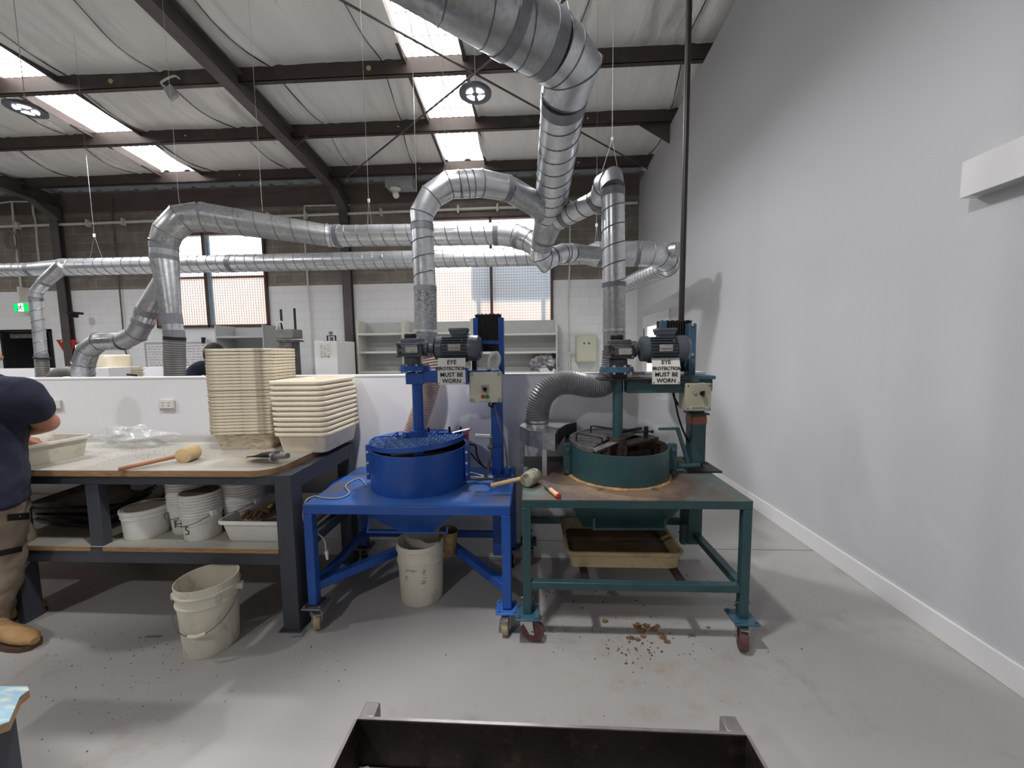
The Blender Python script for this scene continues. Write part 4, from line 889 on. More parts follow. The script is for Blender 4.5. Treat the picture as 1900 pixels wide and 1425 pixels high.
# control box
a = P(872,746,2.33); b_ = P(929,691,2.33); w = b_.x-a.x; h = b_.z-a.z
bxx = obj('control_box', MB().box(a.x,b_.x,2.34,2.46,a.z,b_.z).box(a.x-.004,b_.x+.004,2.33,2.35,a.z-.004,b_.z+.004), 'cream', t, bev=.006)
for i in (.06,.94):
    for j in (.06,.94): obj('corner_screw', MB().cyl((a.x+w*i,2.322,a.z+h*j),(a.x+w*i,2.332,a.z+h*j),.011,14), 'tan', bxx)
sx, sz = a.x+w*.49, a.z+h*.44
obj('switch_plate', MB().cbox((sx,2.328,sz), .045, .003, .05), 'plate', bxx); obj('rotary_switch', MB().cyl((sx,2.31,sz),(sx,2.327,sz),.013,18).cbox((sx,2.306,sz), .008, .012, .026), 'black', bxx)
obj('stop_button', MB().cyl((sx-.012,2.32,sz-.046),(sx-.012,2.33,sz-.046),.012,18), 'red', bxx); obj('start_button', MB().cyl((sx+.013,2.32,sz-.046),(sx+.013,2.33,sz-.046),.012,18), 'green', bxx)
obj('label_strip', MB().cbox((sx,2.3285,sz-.075), .1, .002, .012), 'white', bxx); obj('label_print', MB().cbox((sx,2.327,sz-.073), .085, .001, .0018).cbox((sx,2.327,sz-.0775), .075, .001, .0018), 'motord', bxx)
obj('cable_gland', MB().tube([(sx+.02,2.4,a.z), (sx+.015,2.4,a.z-.03), (sx+.035,2.4,a.z-.045), (sx+.05,2.4,a.z-.01)], .006, 8), 'black', bxx)
cc = [P(908,690,2.42), P(906,672,2.42), P(911,659,2.42), P(921,655,2.42), P(926,662,2.43), P(925,672,2.44), P(920,682,2.45)]
obj('white_flex', MB().tube(catmull(cc), .012, 12), 'white', t)
obj('grey_flex', MB().tube(catmull([P(918,752,2.44), P(926,785,2.44), P(936,820,2.44), P(940,848,2.44), P(941,880,2.44)]), .005, 8), 'steelw', t)
obj('crank', MB().tube([P(898,888,2.36), P(906,872,2.36), P(911,835,2.36), P(911,812,2.36)], .009, 10).ball(P(910,829,2.36), .02), 'steelw', t)
obj('crank_grip', MB().cyl(P(882,809,2.36), P(909,810,2.36), .014, 14), 'greyen', t)
obj('release_shaft', MB().cyl(P(862,888,2.36), P(915,887,2.36), .013, 14).cyl(P(872,877,2.4), P(900,884,2.36), .006, 8), 'steelw', t)
obj('black_hose', MB().tube(catmull([P(872,824,2.42), P(882,828,2.45), P(885,845,2.45), P(893,860,2.45), P(905,870,2.45), P(914,871,2.45)]), .006, 8).tube(catmull([P(873,840,2.42), P(885,855,2.45), P(898,866,2.45), P(914,866,2.45)]), .005, 8), 'black', t)
o = obj('power_cord', MB().tube(catmull([(-1.03,2.28,ZB+.006), PZ(668,888,ZB+.006), PZ(650,894,ZB+.006), PZ(641,903,ZB+.006), PZ(648,913,ZB+.006), PZ(640,921,ZB+.006), PZ(620,925,ZB+.006), PZ(595,923,ZB+.006), PZ(583,921,ZB+.006), V((XL-.01,2.03,ZB+.0)), V((XL-.02,2.03,.6)), V((XL+.07,2.05,.5)), V((XL+.09,2.04,.42))]), .0042, 8), 'greyen', BL, label='thin grey power cord')
obj('plug', MB().cyl((XL+.09,2.04,.43),(XL+.095,2.04,.38),.011,10,.006), 'white', o)
# -------------------------------------------------- green mixer
ZG = .785; XL2, XR2, YF2, YB2 = -.052, 1.112, 1.925, 2.745
t = thing('clay_mixer', 'dark green wheeled clay mixer with clay stained table, right of the two mixers', 'machine', ((XL2+XR2)/2,(YF2+YB2)/2,0)); GR = t
mb = MB().box(XL2,XR2,YF2,YB2,ZG-.004,ZG); tpm = MT['tealtop']; nt = tpm.node_tree; bs = nt.nodes['Principled BSDF']; base = bs.inputs['Base Color'].links[0].from_socket
tc = _n(nt, 'ShaderNodeTexCoord'); vd = nt.nodes.new('ShaderNodeVectorMath'); vd.operation = 'DISTANCE'; vd.inputs[1].default_value = (.50-(XL2+XR2)/2*0,2.24,ZG); nt.links.new(tc.outputs['Object'], vd.inputs[0])
n1 = _n(nt, 'ShaderNodeTexNoise', Scale=9., Detail=9., Roughness=.7); nt.links.new(tc.outputs['Object'], n1.inputs['Vector'])
mm = nt.nodes.new('ShaderNodeMath'); mm.operation = 'MULTIPLY_ADD'; mm.inputs[1].default_value = .5; nt.links.new(n1.outputs['Fac'], mm.inputs[0]); nt.links.new(vd.outputs['Value'], mm.inputs[2])
cc = mix(nt, ramp(nt, mm.outputs[0], .78, .66), base, rgb(92,76,70)); cc = mix(nt, ramp(nt, mm.outputs[0], .63, .5), cc, rgb(124,104,84)); nt.links.new(cc, bs.inputs['Base Color'])
obj('table_top', mb, 'tealtop', t)
obj('apron', MB().box(XL2,XR2,YF2,YF2+.04,ZG-.045,ZG-.004).box(XL2,XR2,YB2-.04,YB2,ZG-.045,ZG-.004).box(XL2,XL2+.04,YF2+.04,YB2-.04,ZG-.045,ZG-.004).box(XR2-.04,XR2,YF2+.04,YB2-.04,ZG-.045,ZG-.004), 'teal', t, bev=.003)
LG = .044
for x in (XL2, XR2-LG):
    for y in (YF2, YB2-LG):
        lg = obj('leg', MB().box(x,x+LG,y,y+LG,.15,ZG-.045), 'teal', t, bev=.004); bt = MB(); bolt(bt, (x,y+.02,.235), .007, (-1,0,0), .012); bolt(bt, (x+LG,y+.02,.235), .007, (1,0,0), .012); obj('clamp_bolt', bt, 'steelw', lg)
zr = .315
obj('front_rail', MB().box(XL2+LG,XR2-LG,YF2+.002,YF2+.042,zr-.02,zr+.02), 'teal', t, bev=.003); obj('rear_rail', MB().box(XL2+LG,XR2-LG,YB2-.042,YB2-.002,zr-.02,zr+.02), 'teal', t, bev=.003)
for x in (.27,.78): obj('shelf_bar', MB().box(x,x+.04,YF2+.042,YB2-.042,zr-.02,zr+.0), 'dark', t)
obj('side_rail', MB().box(XR2-LG+.002,XR2-.002,YF2+LG,YB2-LG,zr-.02,zr+.02), 'teal', t); obj('side_rail', MB().box(XL2+.002,XL2+LG-.002,YF2+LG,YB2-LG,zr-.02,zr+.02), 'teal', t)
caster(t, XL2+.022, YF2+.022, .15, 1.35, 'tealb', 'redd', .062, .036, .125); caster(t, XR2-.022, YF2+.022, .15, -.3, 'tealb', 'redd', .062, .04, .125); caster(t, XL2+.022, YB2-.022, .15, .3, 'tealb', 'redd', .06, .04, .12); caster(t, XR2-.022-.12, YB2-.022, .15, 1.2, 'tealb', 'redd', .06, .04, .12)
hz = ZG-.045; zb = P(1160,979,2.2).z
obj('hopper', MB().loops([[(.19,2.08,hz),(.86,2.08,hz),(.90,2.68,hz),(.19,2.68,hz)],[(.30,2.2,zb),(.76,2.2,zb),(.76,2.6,zb),(.30,2.6,zb)]], False, True), 'teal', t, smooth=False)
obj('hopper_handle', MB().tube([P(1102,960,2.12), P(1102,981,2.12), P(1234,981,2.12), P(1234,960,2.12)], .008, 8), 'teal', t)
cx_, cy_, r_ = .537, 2.378, .302; z1 = P(1155,847,2.085).z
drum(t, cx_, cy_, ZG, z1, r_, 'teal', 'clayd')
for s in (-1, 1):
    xx = cx_+s*(r_+.018); obj('drum_bracket', MB().box(xx-.022,xx+.022,cy_-.06,cy_-.03,ZG+.01,z1+.012), 'teal', t, bev=.003)
    for z in (ZG+.025, z1-.02): bt = MB(); bolt(bt, (xx,cy_-.06,z), .012, h=.012); obj('bolt', bt, 'tealb', t)
for px_ in (1112,1214): q = P(px_,905,2.09); obj('drum_clip', MB().box(q.x-.014,q.x+.014,2.066,2.095,ZG,ZG+.006), 'steelw', t)
mb = MB()
obj('clay_ring', MB().loops([[(cx_+math.cos(a)*rr_*(1+.03*noise.noise(V((a*3,z*50,1)))), cy_+math.sin(a)*rr_*(1+.03*noise.noise(V((a*3,z*50,1)))), z) for a in [k*2*PI/90 for k in range(90)]] for rr_, z in ((r_+.016,ZG+.001),(r_+.008,ZG+.006),(r_-.005,ZG+.009))], False, False), pm('dry_orange_clay', rgb(176,130,84), .9, 0, .25, 30, bump=.6), t)
# hinged bar grid over the left part of the drum
Rg = Matrix.Rotation(.03, 3, 'X'); gc = V((cx_,cy_,z1+.02)); rg = r_-.006
def G(x, y, z=0): return gc+Rg @ V((x,y,z))
mb = MB(); arc = [G(rg*math.cos(a), rg*math.sin(a)) for a in [PI*.30+k*(PI*.98)/30 for k in range(31)]]
for a, b_ in zip(arc, arc[1:]): mb.beam(a, b_, .008, .022)
mb.beam(arc[-1], G(-.03,-.04), .05, .008).beam(G(-.03,-.03), arc[0], .05, .008)
obj('guard_frame', mb, 'steelw', t)
mb = MB()
for k in range(-8, 9):
    y = k*.032+.01; xl = -math.sqrt(max(0, rg*rg-y*y)); xr = -.06-.02*max(0,-k) if k < 2 else -.02+.02*k
    if xl < xr-.02: mb.cyl(G(xl,y,.004), G(xr,y+.01,.004), .0045, 6)
obj('guard_bars', mb, 'chrome', t)
for p4 in (((-.26,-.03),(-.12,-.12)),((-.14,.17),(.0,.1))):
    (ax_,ay_),(bx_,by_) = p4; obj('guard_handle', MB().tube([G(ax_,ay_,.01), G(ax_,ay_,.055), G(bx_,by_,.05), G(bx_,by_,.01)], .0055, 8), 'dark', t)
obj('right_cover', MB().beam(G(.04,-.02,-.02), G(.25,.08,.0), .08, .02).beam(G(.0,.1,.02), G(.2,.2,.03), .02, .02), 'dark', t, bev=.003)
obj('latch', MB().beam(G(.19,.06,0), G(.19,.06,.075), .024, .018).cyl(G(.09,.05,.04), G(.22,.05,.045), .005, 8).ball(G(.225,.05,.045), .011), 'black', t)
zt_ = P(1146,700,cy_).z; cxp = P(1146,760,cy_).x
obj('shaft', MB().cyl((cxp,cy_,z1+.0),(cxp,cy_,zt_),.031,28), 'teal', t)
obj('hub', MB().lathe([(.055,0),(.058,.02),(.05,.15),(.048,.16),(.031,.16)], (cxp,cy_,z1-.12), 20).cbox((cxp,cy_,z1-.05), .1, .09, .1), 'clayd', t)
obj('mixing_arm', MB().beam((cxp-.22,cy_-.06,ZG+.1),(cxp+.22,cy_+.06,ZG+.1),.03,.06).beam((cxp-.2,cy_-.06,ZG+.06),(cxp-.2,cy_-.06,z1-.03),.03,.04).beam((cxp-.1,cy_-.03,ZG+.06),(cxp-.1,cy_-.03,z1-.02),.03,.04), 'clayd', t, bev=.006)
pc = P(1147,652,cy_); zr_ = P(1146,686,cy_).z; mp = P(1230,647,cy_)
motor_head(t, pc, (0,mp.y,mp.z), P(1185,645,cy_).x, P(1277,645,cy_).x, 'motord', 'tealb', zr_, P(1144,684,cy_).x, cy_, .103)
za = P(1200,716,cy_).z; zp = P(1150,703,cy_).z
obj('arm_plate', MB().box(cxp-.12,cxp+.42,cy_-.07,cy_+.09,zp-.006,zp+.006), 'dark', t, bev=.002)
obj('bearing_block', MB().cbox((cxp,cy_,(zp+zr_)/2), .09, .09, abs(zr_-zp)-.01), 'dark', t)
xc2 = P(1295,716,2.5).x
obj('arm', MB().box(cxp+.045,xc2-.06,cy_-.04,cy_+.04,za-.04,zp-.006).box(xc2-.08,xc2+.05,cy_+.03,2.56,za-.04,zp-.006), 'teal', t, bev=.005)
obj('arm_cap', MB().box(xc2-.1,xc2+.055,cy_-.0,2.56,zp-.008,zp+.014), 'tealb', t, bev=.005)
Yc = 2.47; cl = P(1283,820,Yc).x; cr = P(1310,820,Yc).x; zc1 = P(1295,768,Yc).z
obj('column', MB().box(cl,cr,Yc,Yc+.1,ZG+.03,zc1), 'teal', t, bev=.006); obj('column_sleeve', MB().box(cl+.012,cr-.012,Yc+.012,Yc+.09,ZG,ZG+.03).box(cl+.012,cr-.012,Yc+.01,Yc+.09,zc1,za-.03), 'dark', t)
obj('tape_wrap', MB().box(cl-.003,cr+.003,Yc-.003,Yc+.103,zc1-.07,zc1-.015), 'orange', t, bev=.006); obj('column_collar', MB().box(cl-.012,cr+.012,Yc-.012,Yc+.11,zc1-.006,zc1+.004).box(cl-.012,cr+.012,Yc-.012,Yc+.11,ZG+.03,ZG+.036), 'dark', t)
obj('base_plate', MB().box(cl-.05,cr+.06,Yc-.1,Yc+.12,ZG,ZG+.012), 'dark', t, bev=.002)
cl3 = P(1277,980,2.5).x; cr3 = P(1303,980,2.5).x; obj('drop_column', MB().box(cl3,cr3,2.5,2.6,P(1290,1011,2.5).z,ZG-.045), 'teal', t, bev=.005)
bx0 = P(1222,640,2.56).x; bx1 = P(1283,640,2.56).x; bz1 = P(1250,594,2.56).z
bellows(t, bx0, bx1, 2.58, P(1250,690,2.56).z, bz1)
obj('guide_channel', MB().box(P(1278,640,2.5).x,P(1292,640,2.5).x,2.5,2.57,P(1285,698,2.5).z,P(1285,600,2.5).z), 'tealb', t, bev=.004)
bt = MB(); bolt(bt, P(1284,603,2.5), .009); bolt(bt, P(1284,658,2.5), .009); obj('channel_bolts', bt, 'chrome', t)
q = P(1230,604,2.54); obj('lug', MB().cbox(q, .04, .03, .06), 'tealb', t, bev=.004)
a = P(1210,713,2.3); b_ = P(1263,664,2.3); eyesign(t, a.x, b_.x, a.z, b_.z, 2.3, .02)
obj('sign_bracket', MB().box(a.x+.02,b_.x-.02,2.304,cy_-.03,a.z+.01,a.z+.09), 'teal', t)
a = P(1273,762,2.30); b_ = P(1320,712,2.30); w = b_.x-a.x; h = b_.z-a.z
bxx = obj('control_box', MB().box(a.x,b_.x,2.31,2.42,a.z,b_.z).box(a.x-.003,b_.x+.003,2.30,2.318,a.z-.003,b_.z+.003), pm('aged_cream_enamel', rgb(176,172,150), .45), t, bev=.005)
for i in (.06,.94):
    for j in (.06,.94): bt = MB(); bolt(bt, (a.x+w*i,2.30,a.z+h*j), .005, h=.003); obj('corner_screw', bt, 'steelw', bxx)
sx, sz = a.x+w*.62, a.z+h*.65
obj('rotary_switch', MB().cyl((sx,2.285,sz),(sx,2.299,sz),.013,18).cbox((sx,2.278,sz), .008, .014, .034, Matrix.Rotation(.2,3,'Y')), 'black', bxx); obj('indicator', MB().cyl((a.x+w*.3,2.292,sz+.008),(a.x+w*.3,2.30,sz+.008),.012,18), 'plate', bxx)
obj('label_strip', MB().cbox((a.x+w*.5,2.2985,a.z+h*.12), .1, .002, .011), 'cream', bxx); obj('label_print', MB().cbox((a.x+w*.5,2.297,a.z+h*.135), .085, .001, .0015).cbox((a.x+w*.5,2.297,a.z+h*.105), .08, .001, .0015), 'motord', bxx)
obj('cable', MB().tube(catmull([P(1248,722,2.5), P(1252,740,2.5), P(1260,752,2.48), P(1272,758,2.45)]), .008, 8).tube(catmull([P(1250,728,2.5), P(1258,770,2.52), P(1268,800,2.52), P(1280,825,2.52)]), .006, 8), 'black', t)
obj('crank_lever', MB().beam(P(1222,796,2.36), P(1258,795,2.36), .016, .014).beam(P(1257,794,2.36), P(1277,860,2.36), .02, .02).cyl(P(1240,866,2.36), P(1298,863,2.36), .016, 14), 'teal', t)
obj('loose_wire', MB().tube(catmull([P(1246,858,2.5), P(1262,862,2.5), P(1275,872,2.45), P(1290,878,2.4)]), .004, 6), 'black', t)
o = obj('white_bar', MB().box(P(1172,690,2.5).x,P(1197,690,2.5).x,2.5,2.53,P(1180,697,2.5).z,P(1180,690,2.5).z), 'wplain', t)
# galvanised hood beside the green drum
t = thing('dust_hood', 'galvanised curved dust hood on legs, fed by the thick grey hose', 'hood', (.03,2.5,ZG))
A = [PZ(*q, 1.05) for q in ((964,791),(982,799),(1007,803),(1030,806),(1035,797),(1050,788),(1069,783),(1020,779),(974,781))]
obj('top_plate', MB().prism([(p.x,p.y) for p in A], 1.047, 1.053), 'galvd', t, bev=0)
mb = MB()
for a, b_ in zip(A[:4], A[1:4]): mb.slab([(a.x,a.y,.95),(b_.x,b_.y,.945),(b_.x,b_.y,1.047),(a.x,a.y,1.047)], (0,.003,0))
obj('front_panel', mb, 'galvd', t); mb = MB()
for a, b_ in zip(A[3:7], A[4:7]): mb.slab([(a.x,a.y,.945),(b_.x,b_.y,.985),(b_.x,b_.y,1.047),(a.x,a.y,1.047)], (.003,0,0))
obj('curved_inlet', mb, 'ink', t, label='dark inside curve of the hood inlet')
obj('back_panel', MB().box(A[8].x,A[6].x,A[8].y,A[8].y+.003,.95,1.047), 'galvd', t)
for px_, py_, Y in ((969,865,2.56),(1011,890,2.31),(1052,800,2.72)):
    q = P(px_, py_, Y); obj('leg', MB().box(q.x-.016,q.x+.016,Y,Y+.004,ZG,.95).box(q.x+.013,q.x+.016,Y,Y+.03,ZG,.95), 'galv' if px_ == 1011 else 'galvd', t, smooth=False)
obj('hose_spigot', MB().lathe([(.07,0),(.074,0),(.074,.03),(.07,.03),(.07,0)], (P(997,786,2.5).x,2.5,1.05), 30, caps=False), 'galv', t)
# mallet with clay crusted head lying across both tables
def mallet(label, ha, hb, head_c, head_d, hr, hl, hm, headm, band=None, prof=.9):
    ha = V(ha); hb = V(hb); hc0 = V(head_c); d = V(head_d).normalized()
    t = thing('mallet', label, 'mallet', hc0)
    obj('handle', MB().tube([ha, ha.lerp(hb,.02), ha.lerp(hb,.5), hb], [hr*.8,hr,hr*1.02,hr*.95], 14), hm, t)
    obj('head', MB().tube([hc0-d*hl/2, hc0-d*hl*.46, hc0-d*hl*.2, hc0+d*hl*.2, hc0+d*hl*.46, hc0+d*hl/2], [prof*.037,.040*prof/.9,.043,.043,.040*prof/.9,prof*.037], 28), headm, t)
    if band: obj('band', MB().tube([ha.lerp(hb,.9), ha.lerp(hb,.96)], [hr*1.1,hr*1.1], 14), band, t)
    return t
hcn = PZ(985,886,ZG+.044)
mallet('mallet with clay crusted grey head on the green table, handle over the blue table', P(911,901,2.13), P(976,886,hcn.y-.02), hcn, (.42,.8,.0), .0125, .115, 'wood', 'mallg')
t = thing('brush', 'small wooden brush with orange red tip lying at the green table corner', 'brush', PZ(1025,912,ZG))
a = PZ(1012,901,ZG+.012); b_ = PZ(1022,909,ZG+.014); c_ = PZ(1037,921,ZG+.014); k = a.lerp(b_,.9)
obj('bristles', MB().beam(a, k, .022, .008), 'steelw', t); obj('handle', MB().tube([k, b_, b_.lerp(c_,.4), b_.lerp(c_,.9), c_], [.011,.013,.012,.015,.013], 14), 'wood', t, label='pale orange wooden handle'); obj('tip', MB().tube([b_.lerp(c_,.93), c_, c_+(c_-b_)*.03], [.0155,.0145,.01], 14), 'red', t)
# shallow tray of slurry under the green mixer
za = zr+.022; w, l = .66, .46; cxt, cyt = .52, 2.31; zT = .335+.0
t = thing('slurry_tray', 'shallow beige plastic tray with brown residue on the lower bars of the green mixer', 'tray', (cxt,cyt,zT))
zT = zr+.005
obj('tray_body', MB().loops([rr(w-.06,l-.05,.03,zT,cxt,cyt), rr(w-.03,l-.02,.04,zT+.085,cxt,cyt), rr(w,l,.05,zT+.08,cxt,cyt), rr(w+.005,l+.005,.05,zT+.1,cxt,cyt), rr(w-.025,l-.02,.04,zT+.1,cxt,cyt), rr(w-.045,l-.04,.035,zT+.08,cxt,cyt), rr(w-.075,l-.065,.03,zT+.012,cxt,cyt)]), 'beige', t)
obj('residue', MB().loops([rr(w-.07,l-.06,.03,zT+.03,cxt,cyt), rr(w-.075,l-.065,.03,zT+.034,cxt,cyt)]), pm('brown_slurry', rgb(96,74,54), .3, 0, .25, 5, dirt=rgb(150,126,96), dirt_amt=.1), t)
# ================================================================ work bench
ZT = .93; BX1 = -1.388; BX0 = -4.3; BF, BB = 1.935, 2.76
t = thing('work_bench', 'long work bench with pale worn top, plywood edge and charcoal steel frame', 'bench', ((BX0+BX1)/2,(BF+BB)/2,0))
def top_poly(x0,x1,y0,y1,r):
    o_ = [(x0,y0)]; o_ += [(x1-r+r*math.sin(a), y0+r-r*math.cos(a)) for a in [k*PI/2/10 for k in range(11)]]; return o_+[(x1,y1),(x0,y1)]
obj('bench_top', MB().prism(top_poly(BX0,BX1,BF,BB,.13), ZT-.003, ZT), 'lam', t)
obj('plywood_core', MB().prism(top_poly(BX0,BX1,BF,BB,.13), ZT-.034, ZT-.003), 'ply', t)
zs = .48; xL = P(518,1000,1.97).x; fw = .085
lx = P(514,1000,1.96).x
obj('leg', MB().box(lx,lx+.095,BF+.03,BF+.125,.006,ZT-.034).box(lx-.02,lx+.11,BF+.01,BF+.14,0,.006), 'bench', t, bev=.004)
for x, y in ((lx,BB-.12),(-3.05,BF+.03),(-3.05,BB-.12),(-4.25,BF+.03),(-4.25,BB-.12)): obj('leg', MB().box(x,x+.09,y,y+.09,0,ZT-.034), 'bench', t, bev=.004)
obj('upper_rail', MB().box(BX0,lx,BF+.03,BF+.08,ZT-.09,ZT-.034).box(BX0,lx,BB-.08,BB-.03,ZT-.09,ZT-.034).box(lx,lx+.09,BF+.12,BB-.12,ZT-.13,ZT-.034), 'bench', t, bev=.003)
zl = P(300,1034,1.97).z
obj('lower_rail', MB().box(BX0,lx,BF+.035,BF+.085,zs-.10,zs-.028).box(BX0,lx,BB-.085,BB-.035,zs-.10,zs-.028).box(lx+.02,lx+.07,BF+.12,BB-.12,zs-.1,zs-.03), 'bench', t, bev=.003)
ux = P(163,960,1.97).x; ux2 = P(187,960,1.97).x
obj('centre_post', MB().box(ux,ux2,BF+.035,BF+.085,zs-.03,ZT-.09), 'bench', t, bev=.003); obj('centre_post', MB().box(ux,ux2,BB-.085,BB-.035,zs-.03,ZT-.09), 'bench', t, bev=.003)
obj('lower_shelf', MB().box(BX0,lx,BF+.03,BB-.03,zs-.004,zs), 'lam', t); obj('shelf_core', MB().box(ux2+.0,lx,BF+.028,BB-.03,zs-.028,zs-.004).box(BX0,ux,BF+.028,BB-.03,zs-.028,zs-.004), 'ply', t)
# sawdust-like clay crumbs on the bench
mb = MB(); rnd = random.Random(5)
for i in range(110):
    x = rnd.gauss(-2.45,.2); y = rnd.gauss(2.28,.1)
    if BF+.02 < y < 2.7: mb.ball((x,y,ZT+.001), rnd.uniform(.0008,.0026), 1.3, 1, .6, 6)
tag(obj('clay_crumbs', mb, 'clay', smooth=False), 'scatter of brown clay crumbs on the bench top beside the long mallet', 'crumbs', kind='stuff')
a = PZ(219,871,ZT+.014); b_ = PZ(343,843,ZT+.04); hc1 = PZ(350,842,ZT+.042)
mallet('long handled wooden mallet with pale cylindrical head lying on the bench', a, b_, hc1, (.18,-1,0), .0115, .10, 'woodr', 'mallw', 'red', .98)
# scoop
t = thing('metal_scoop', 'dark metal scoop lying on the bench in front of the tall tray stack', 'scoop', PZ(492,853,ZT))
a = PZ(466,850,ZT+.012); b_ = PZ(500,852,ZT+.02); L_ = []
d = (b_-a); u = V((-d.y, d.x, 0)).normalized(); 
for s, w, dep in ((0,.03,.0),(.15,.045,.012),(.55,.05,.022),(1,.042,.03)):
    c = a+d*s*1.25; ring = []
    for k in range(9): q = -1+2*k/8; ring.append(c+u*q*w+V((0,0,.008+abs(q)**1.6*dep)))
    for k in range(8,-1,-1): q = -1+2*k/8; ring.append(c+u*q*w*.97+V((0,0,.011+abs(q)**1.6*dep)))
    L_.append(ring)
obj('blade', MB().loops(L_), 'dark', t); e_ = a+d*1.2
obj('handle', MB().tube([e_+V((0,0,.0)), e_+d.normalized()*.03+V((0,0,.018)), e_+d.normalized()*.12+V((0,0,.026))], [.014,.016,.015], 16), 'steelw', t); obj('ferrule', MB().lathe([(.02,-.006),(.03,-.006),(.03,.006),(.02,.006)], e_+V((0,0,.014)), 18, Matrix.Rotation(PI/2,3,'Y')), 'chrome', t)
o = obj('clear_bag', MB().ball(PZ(248,812,ZT+.05), .25, 1.0, .42, .3, 64, jit=.7), None or pm('clear_polythene', rgb(226,228,230), .12, 0, .02, 5, bump=.8, bscale=16, alpha=.34, spec=.9)); tag(o, 'crumpled clear plastic bag lying on the bench by the low wall', 'bag')
# ================================================================ stacked trays
def tray_mb(w, l, bw, bl, h, r=.05, lip=.0175, tab=0):
    L_ = [rr(bw,bl,r*.6,0), rr(bw+.004,bl+.004,r*.6,.006), rr(w-.03,l-.03,r*.8,h-lip*.9)]
    rim = [list(p) for p in rr(w,l,r,h-lip)]; L_ += [[tuple(p) for p in rim], rr(w+.002,l+.002,r,h-.005), rr(w-.001,l-.001,r,h-.0012), rr(w-.006,l-.006,r,h), rr(w-.026,l-.026,r*.8,h), rr(w-.034,l-.034,r*.8,h-.008), rr(bw-.006,bl-.006,r*.6,.005)]
    return MB().loops(L_)
def stack(n, cx, cy, w, l, bw, bl, h, pitch, m, rz, lab, grp, jit, lean=(0,0)):
    first = None; rnd = random.Random(n)
    for i in range(n):
        if first is None: o = obj('plastic_tray', tray_mb(w,l,bw,bl,h), m); first = o
        else: o = first.copy(); COL.objects.link(o)
        dx, dy = rnd.uniform(-jit,jit), rnd.uniform(-jit,jit); o.location = (cx+dx+lean[0]*i, cy+dy+lean[1]*i, ZT+.001+i*pitch); o.rotation_euler = (0,0,rz+rnd.uniform(-.006,.006))
        k = n-1-i
        w_ = 'bottom tray' if i == 0 else ('topmost tray' if k == 0 else ((ORD[k]+' tray from the top') if k < 14 else (ORD[i]+' tray from the bottom' if i else '')))
        tag(o, w_+' of '+lab, 'tray', grp)
stack(27, -1.905, 2.535, .415, .37, .33, .29, .125, .0206, 'trayd', math.radians(7), 'the tall stained tray stack on the bench', 'tall stack of stained trays', .0022, (.0002,0))
stack(11, -1.44, 2.51, .355, .485, .285, .405, .13, .0325, 'trayc', math.radians(0), 'the shorter clean cream tray stack at the bench end', 'short stack of cream trays', .0025, (-.0016,0))
o = obj('plastic_tray', tray_mb(.46,.35,.39,.28,.125,.05), 'trayw'); p = PZ(100,850,ZT); qa = PZ(50,868,ZT); qb = PZ(165,843,ZT); dd = (qb-qa).normalized(); nn = V((-dd.y,dd.x,0)); cc2 = qb-dd*.2+nn*.15; o.location = (cc2.x,cc2.y,ZT+.001); o.rotation_euler = (0,0,math.atan2(dd.y,dd.x)); tag(o, 'off white tray on the bench in front of the worker', 'tray')
# ================================================================ buckets
def bucket(label, c, rb, rt, h, m='buck', ribs=(.80,.93), handle=None, group=None, lid=False, rim=.006, grip=None, cat='bucket', sx=1):
    c = V(c); t = thing('bucket', label, cat, c, group); pr = [(0,0),(rb,0),(rb+.003,.006)]
    R_ = lambda z: rb+(rt-rb)*z/h
    for z in ribs: zz_ = z*h; pr += [(R_(zz_)-.001,zz_-.008),(R_(zz_)+rim,zz_-.005),(R_(zz_)+rim,zz_+.003),(R_(zz_)-.001,zz_+.006)]
    pr += [(rt,h-.002),(rt,h),(rt-.004,h),(rt-.005,h-.01),(rb-.004,.005),(0,.005)]
    obj('body', MB().lathe(pr, c, 56, sx=sx), m, t)
    if handle:
        a, drop, zf = handle; zz_ = zf*h; r = R_(zz_)+rim+.006; pts = []
        for k in range(25):
            s = PI*k/24; d = V((math.cos(a), math.sin(a), 0)); n = V((-d.y, d.x, 0)); pts.append(c+d*math.cos(s)*r+n*math.sin(s)*(r+.008)+V((0,0,zz_-math.sin(s)*drop)))
        hd = obj('wire_handle', MB().tube(pts, .0026, 8), 'steelw', t)
        if grip: obj('grip', MB().tube(pts[10:15], .009, 12), m, hd)
        obj('handle_lugs', MB().cbox(c+d*r*.985+V((0,0,zz_)), .03, .03, .035, Matrix.Rotation(a,3,'Z')).cbox(c-d*r*.985+V((0,0,zz_)), .03, .03, .035, Matrix.Rotation(a,3,'Z')), m, t, bev=.004)
    return t
bk = bucket('large stained cream bucket with wire handle standing on the floor in front of the bench', (-1.735,1.865,0), .118, .141, .375, ribs=(.73,.88), handle=(math.radians(200),.15,.80), grip=1)
bucket('cream bucket with worn red print under the blue mixer hopper', (-.712,2.31,0), .128, .146, .375, ribs=(.70,.90), handle=None)
mb = MB(); rnd = random.Random(9)
for i in range(26):
    a = math.radians(-90+rnd.uniform(-26,26)); z = rnd.choice((.24,.155,.17,.23)) if i % 2 else rnd.uniform(.15,.25)
    if i % 2 == 0: a = math.radians(-90+rnd.choice((-24,24,-20,22)))
    r = .128+.018*z/.375+.0012; p = V((-.712+r*math.cos(a), 2.31+r*math.sin(a), z)); mb.cbox(p, .018, .0012, .004, Matrix.Rotation(a+PI/2,3,'Z'))
bz = [x for x in bpy.data.objects if x.type == 'EMPTY' and x.get('label','').startswith('cream bucket with worn red')][0]
obj('worn_print', mb, pm('faded_print', rgb(186,156,130), .7), bz, smooth=False)
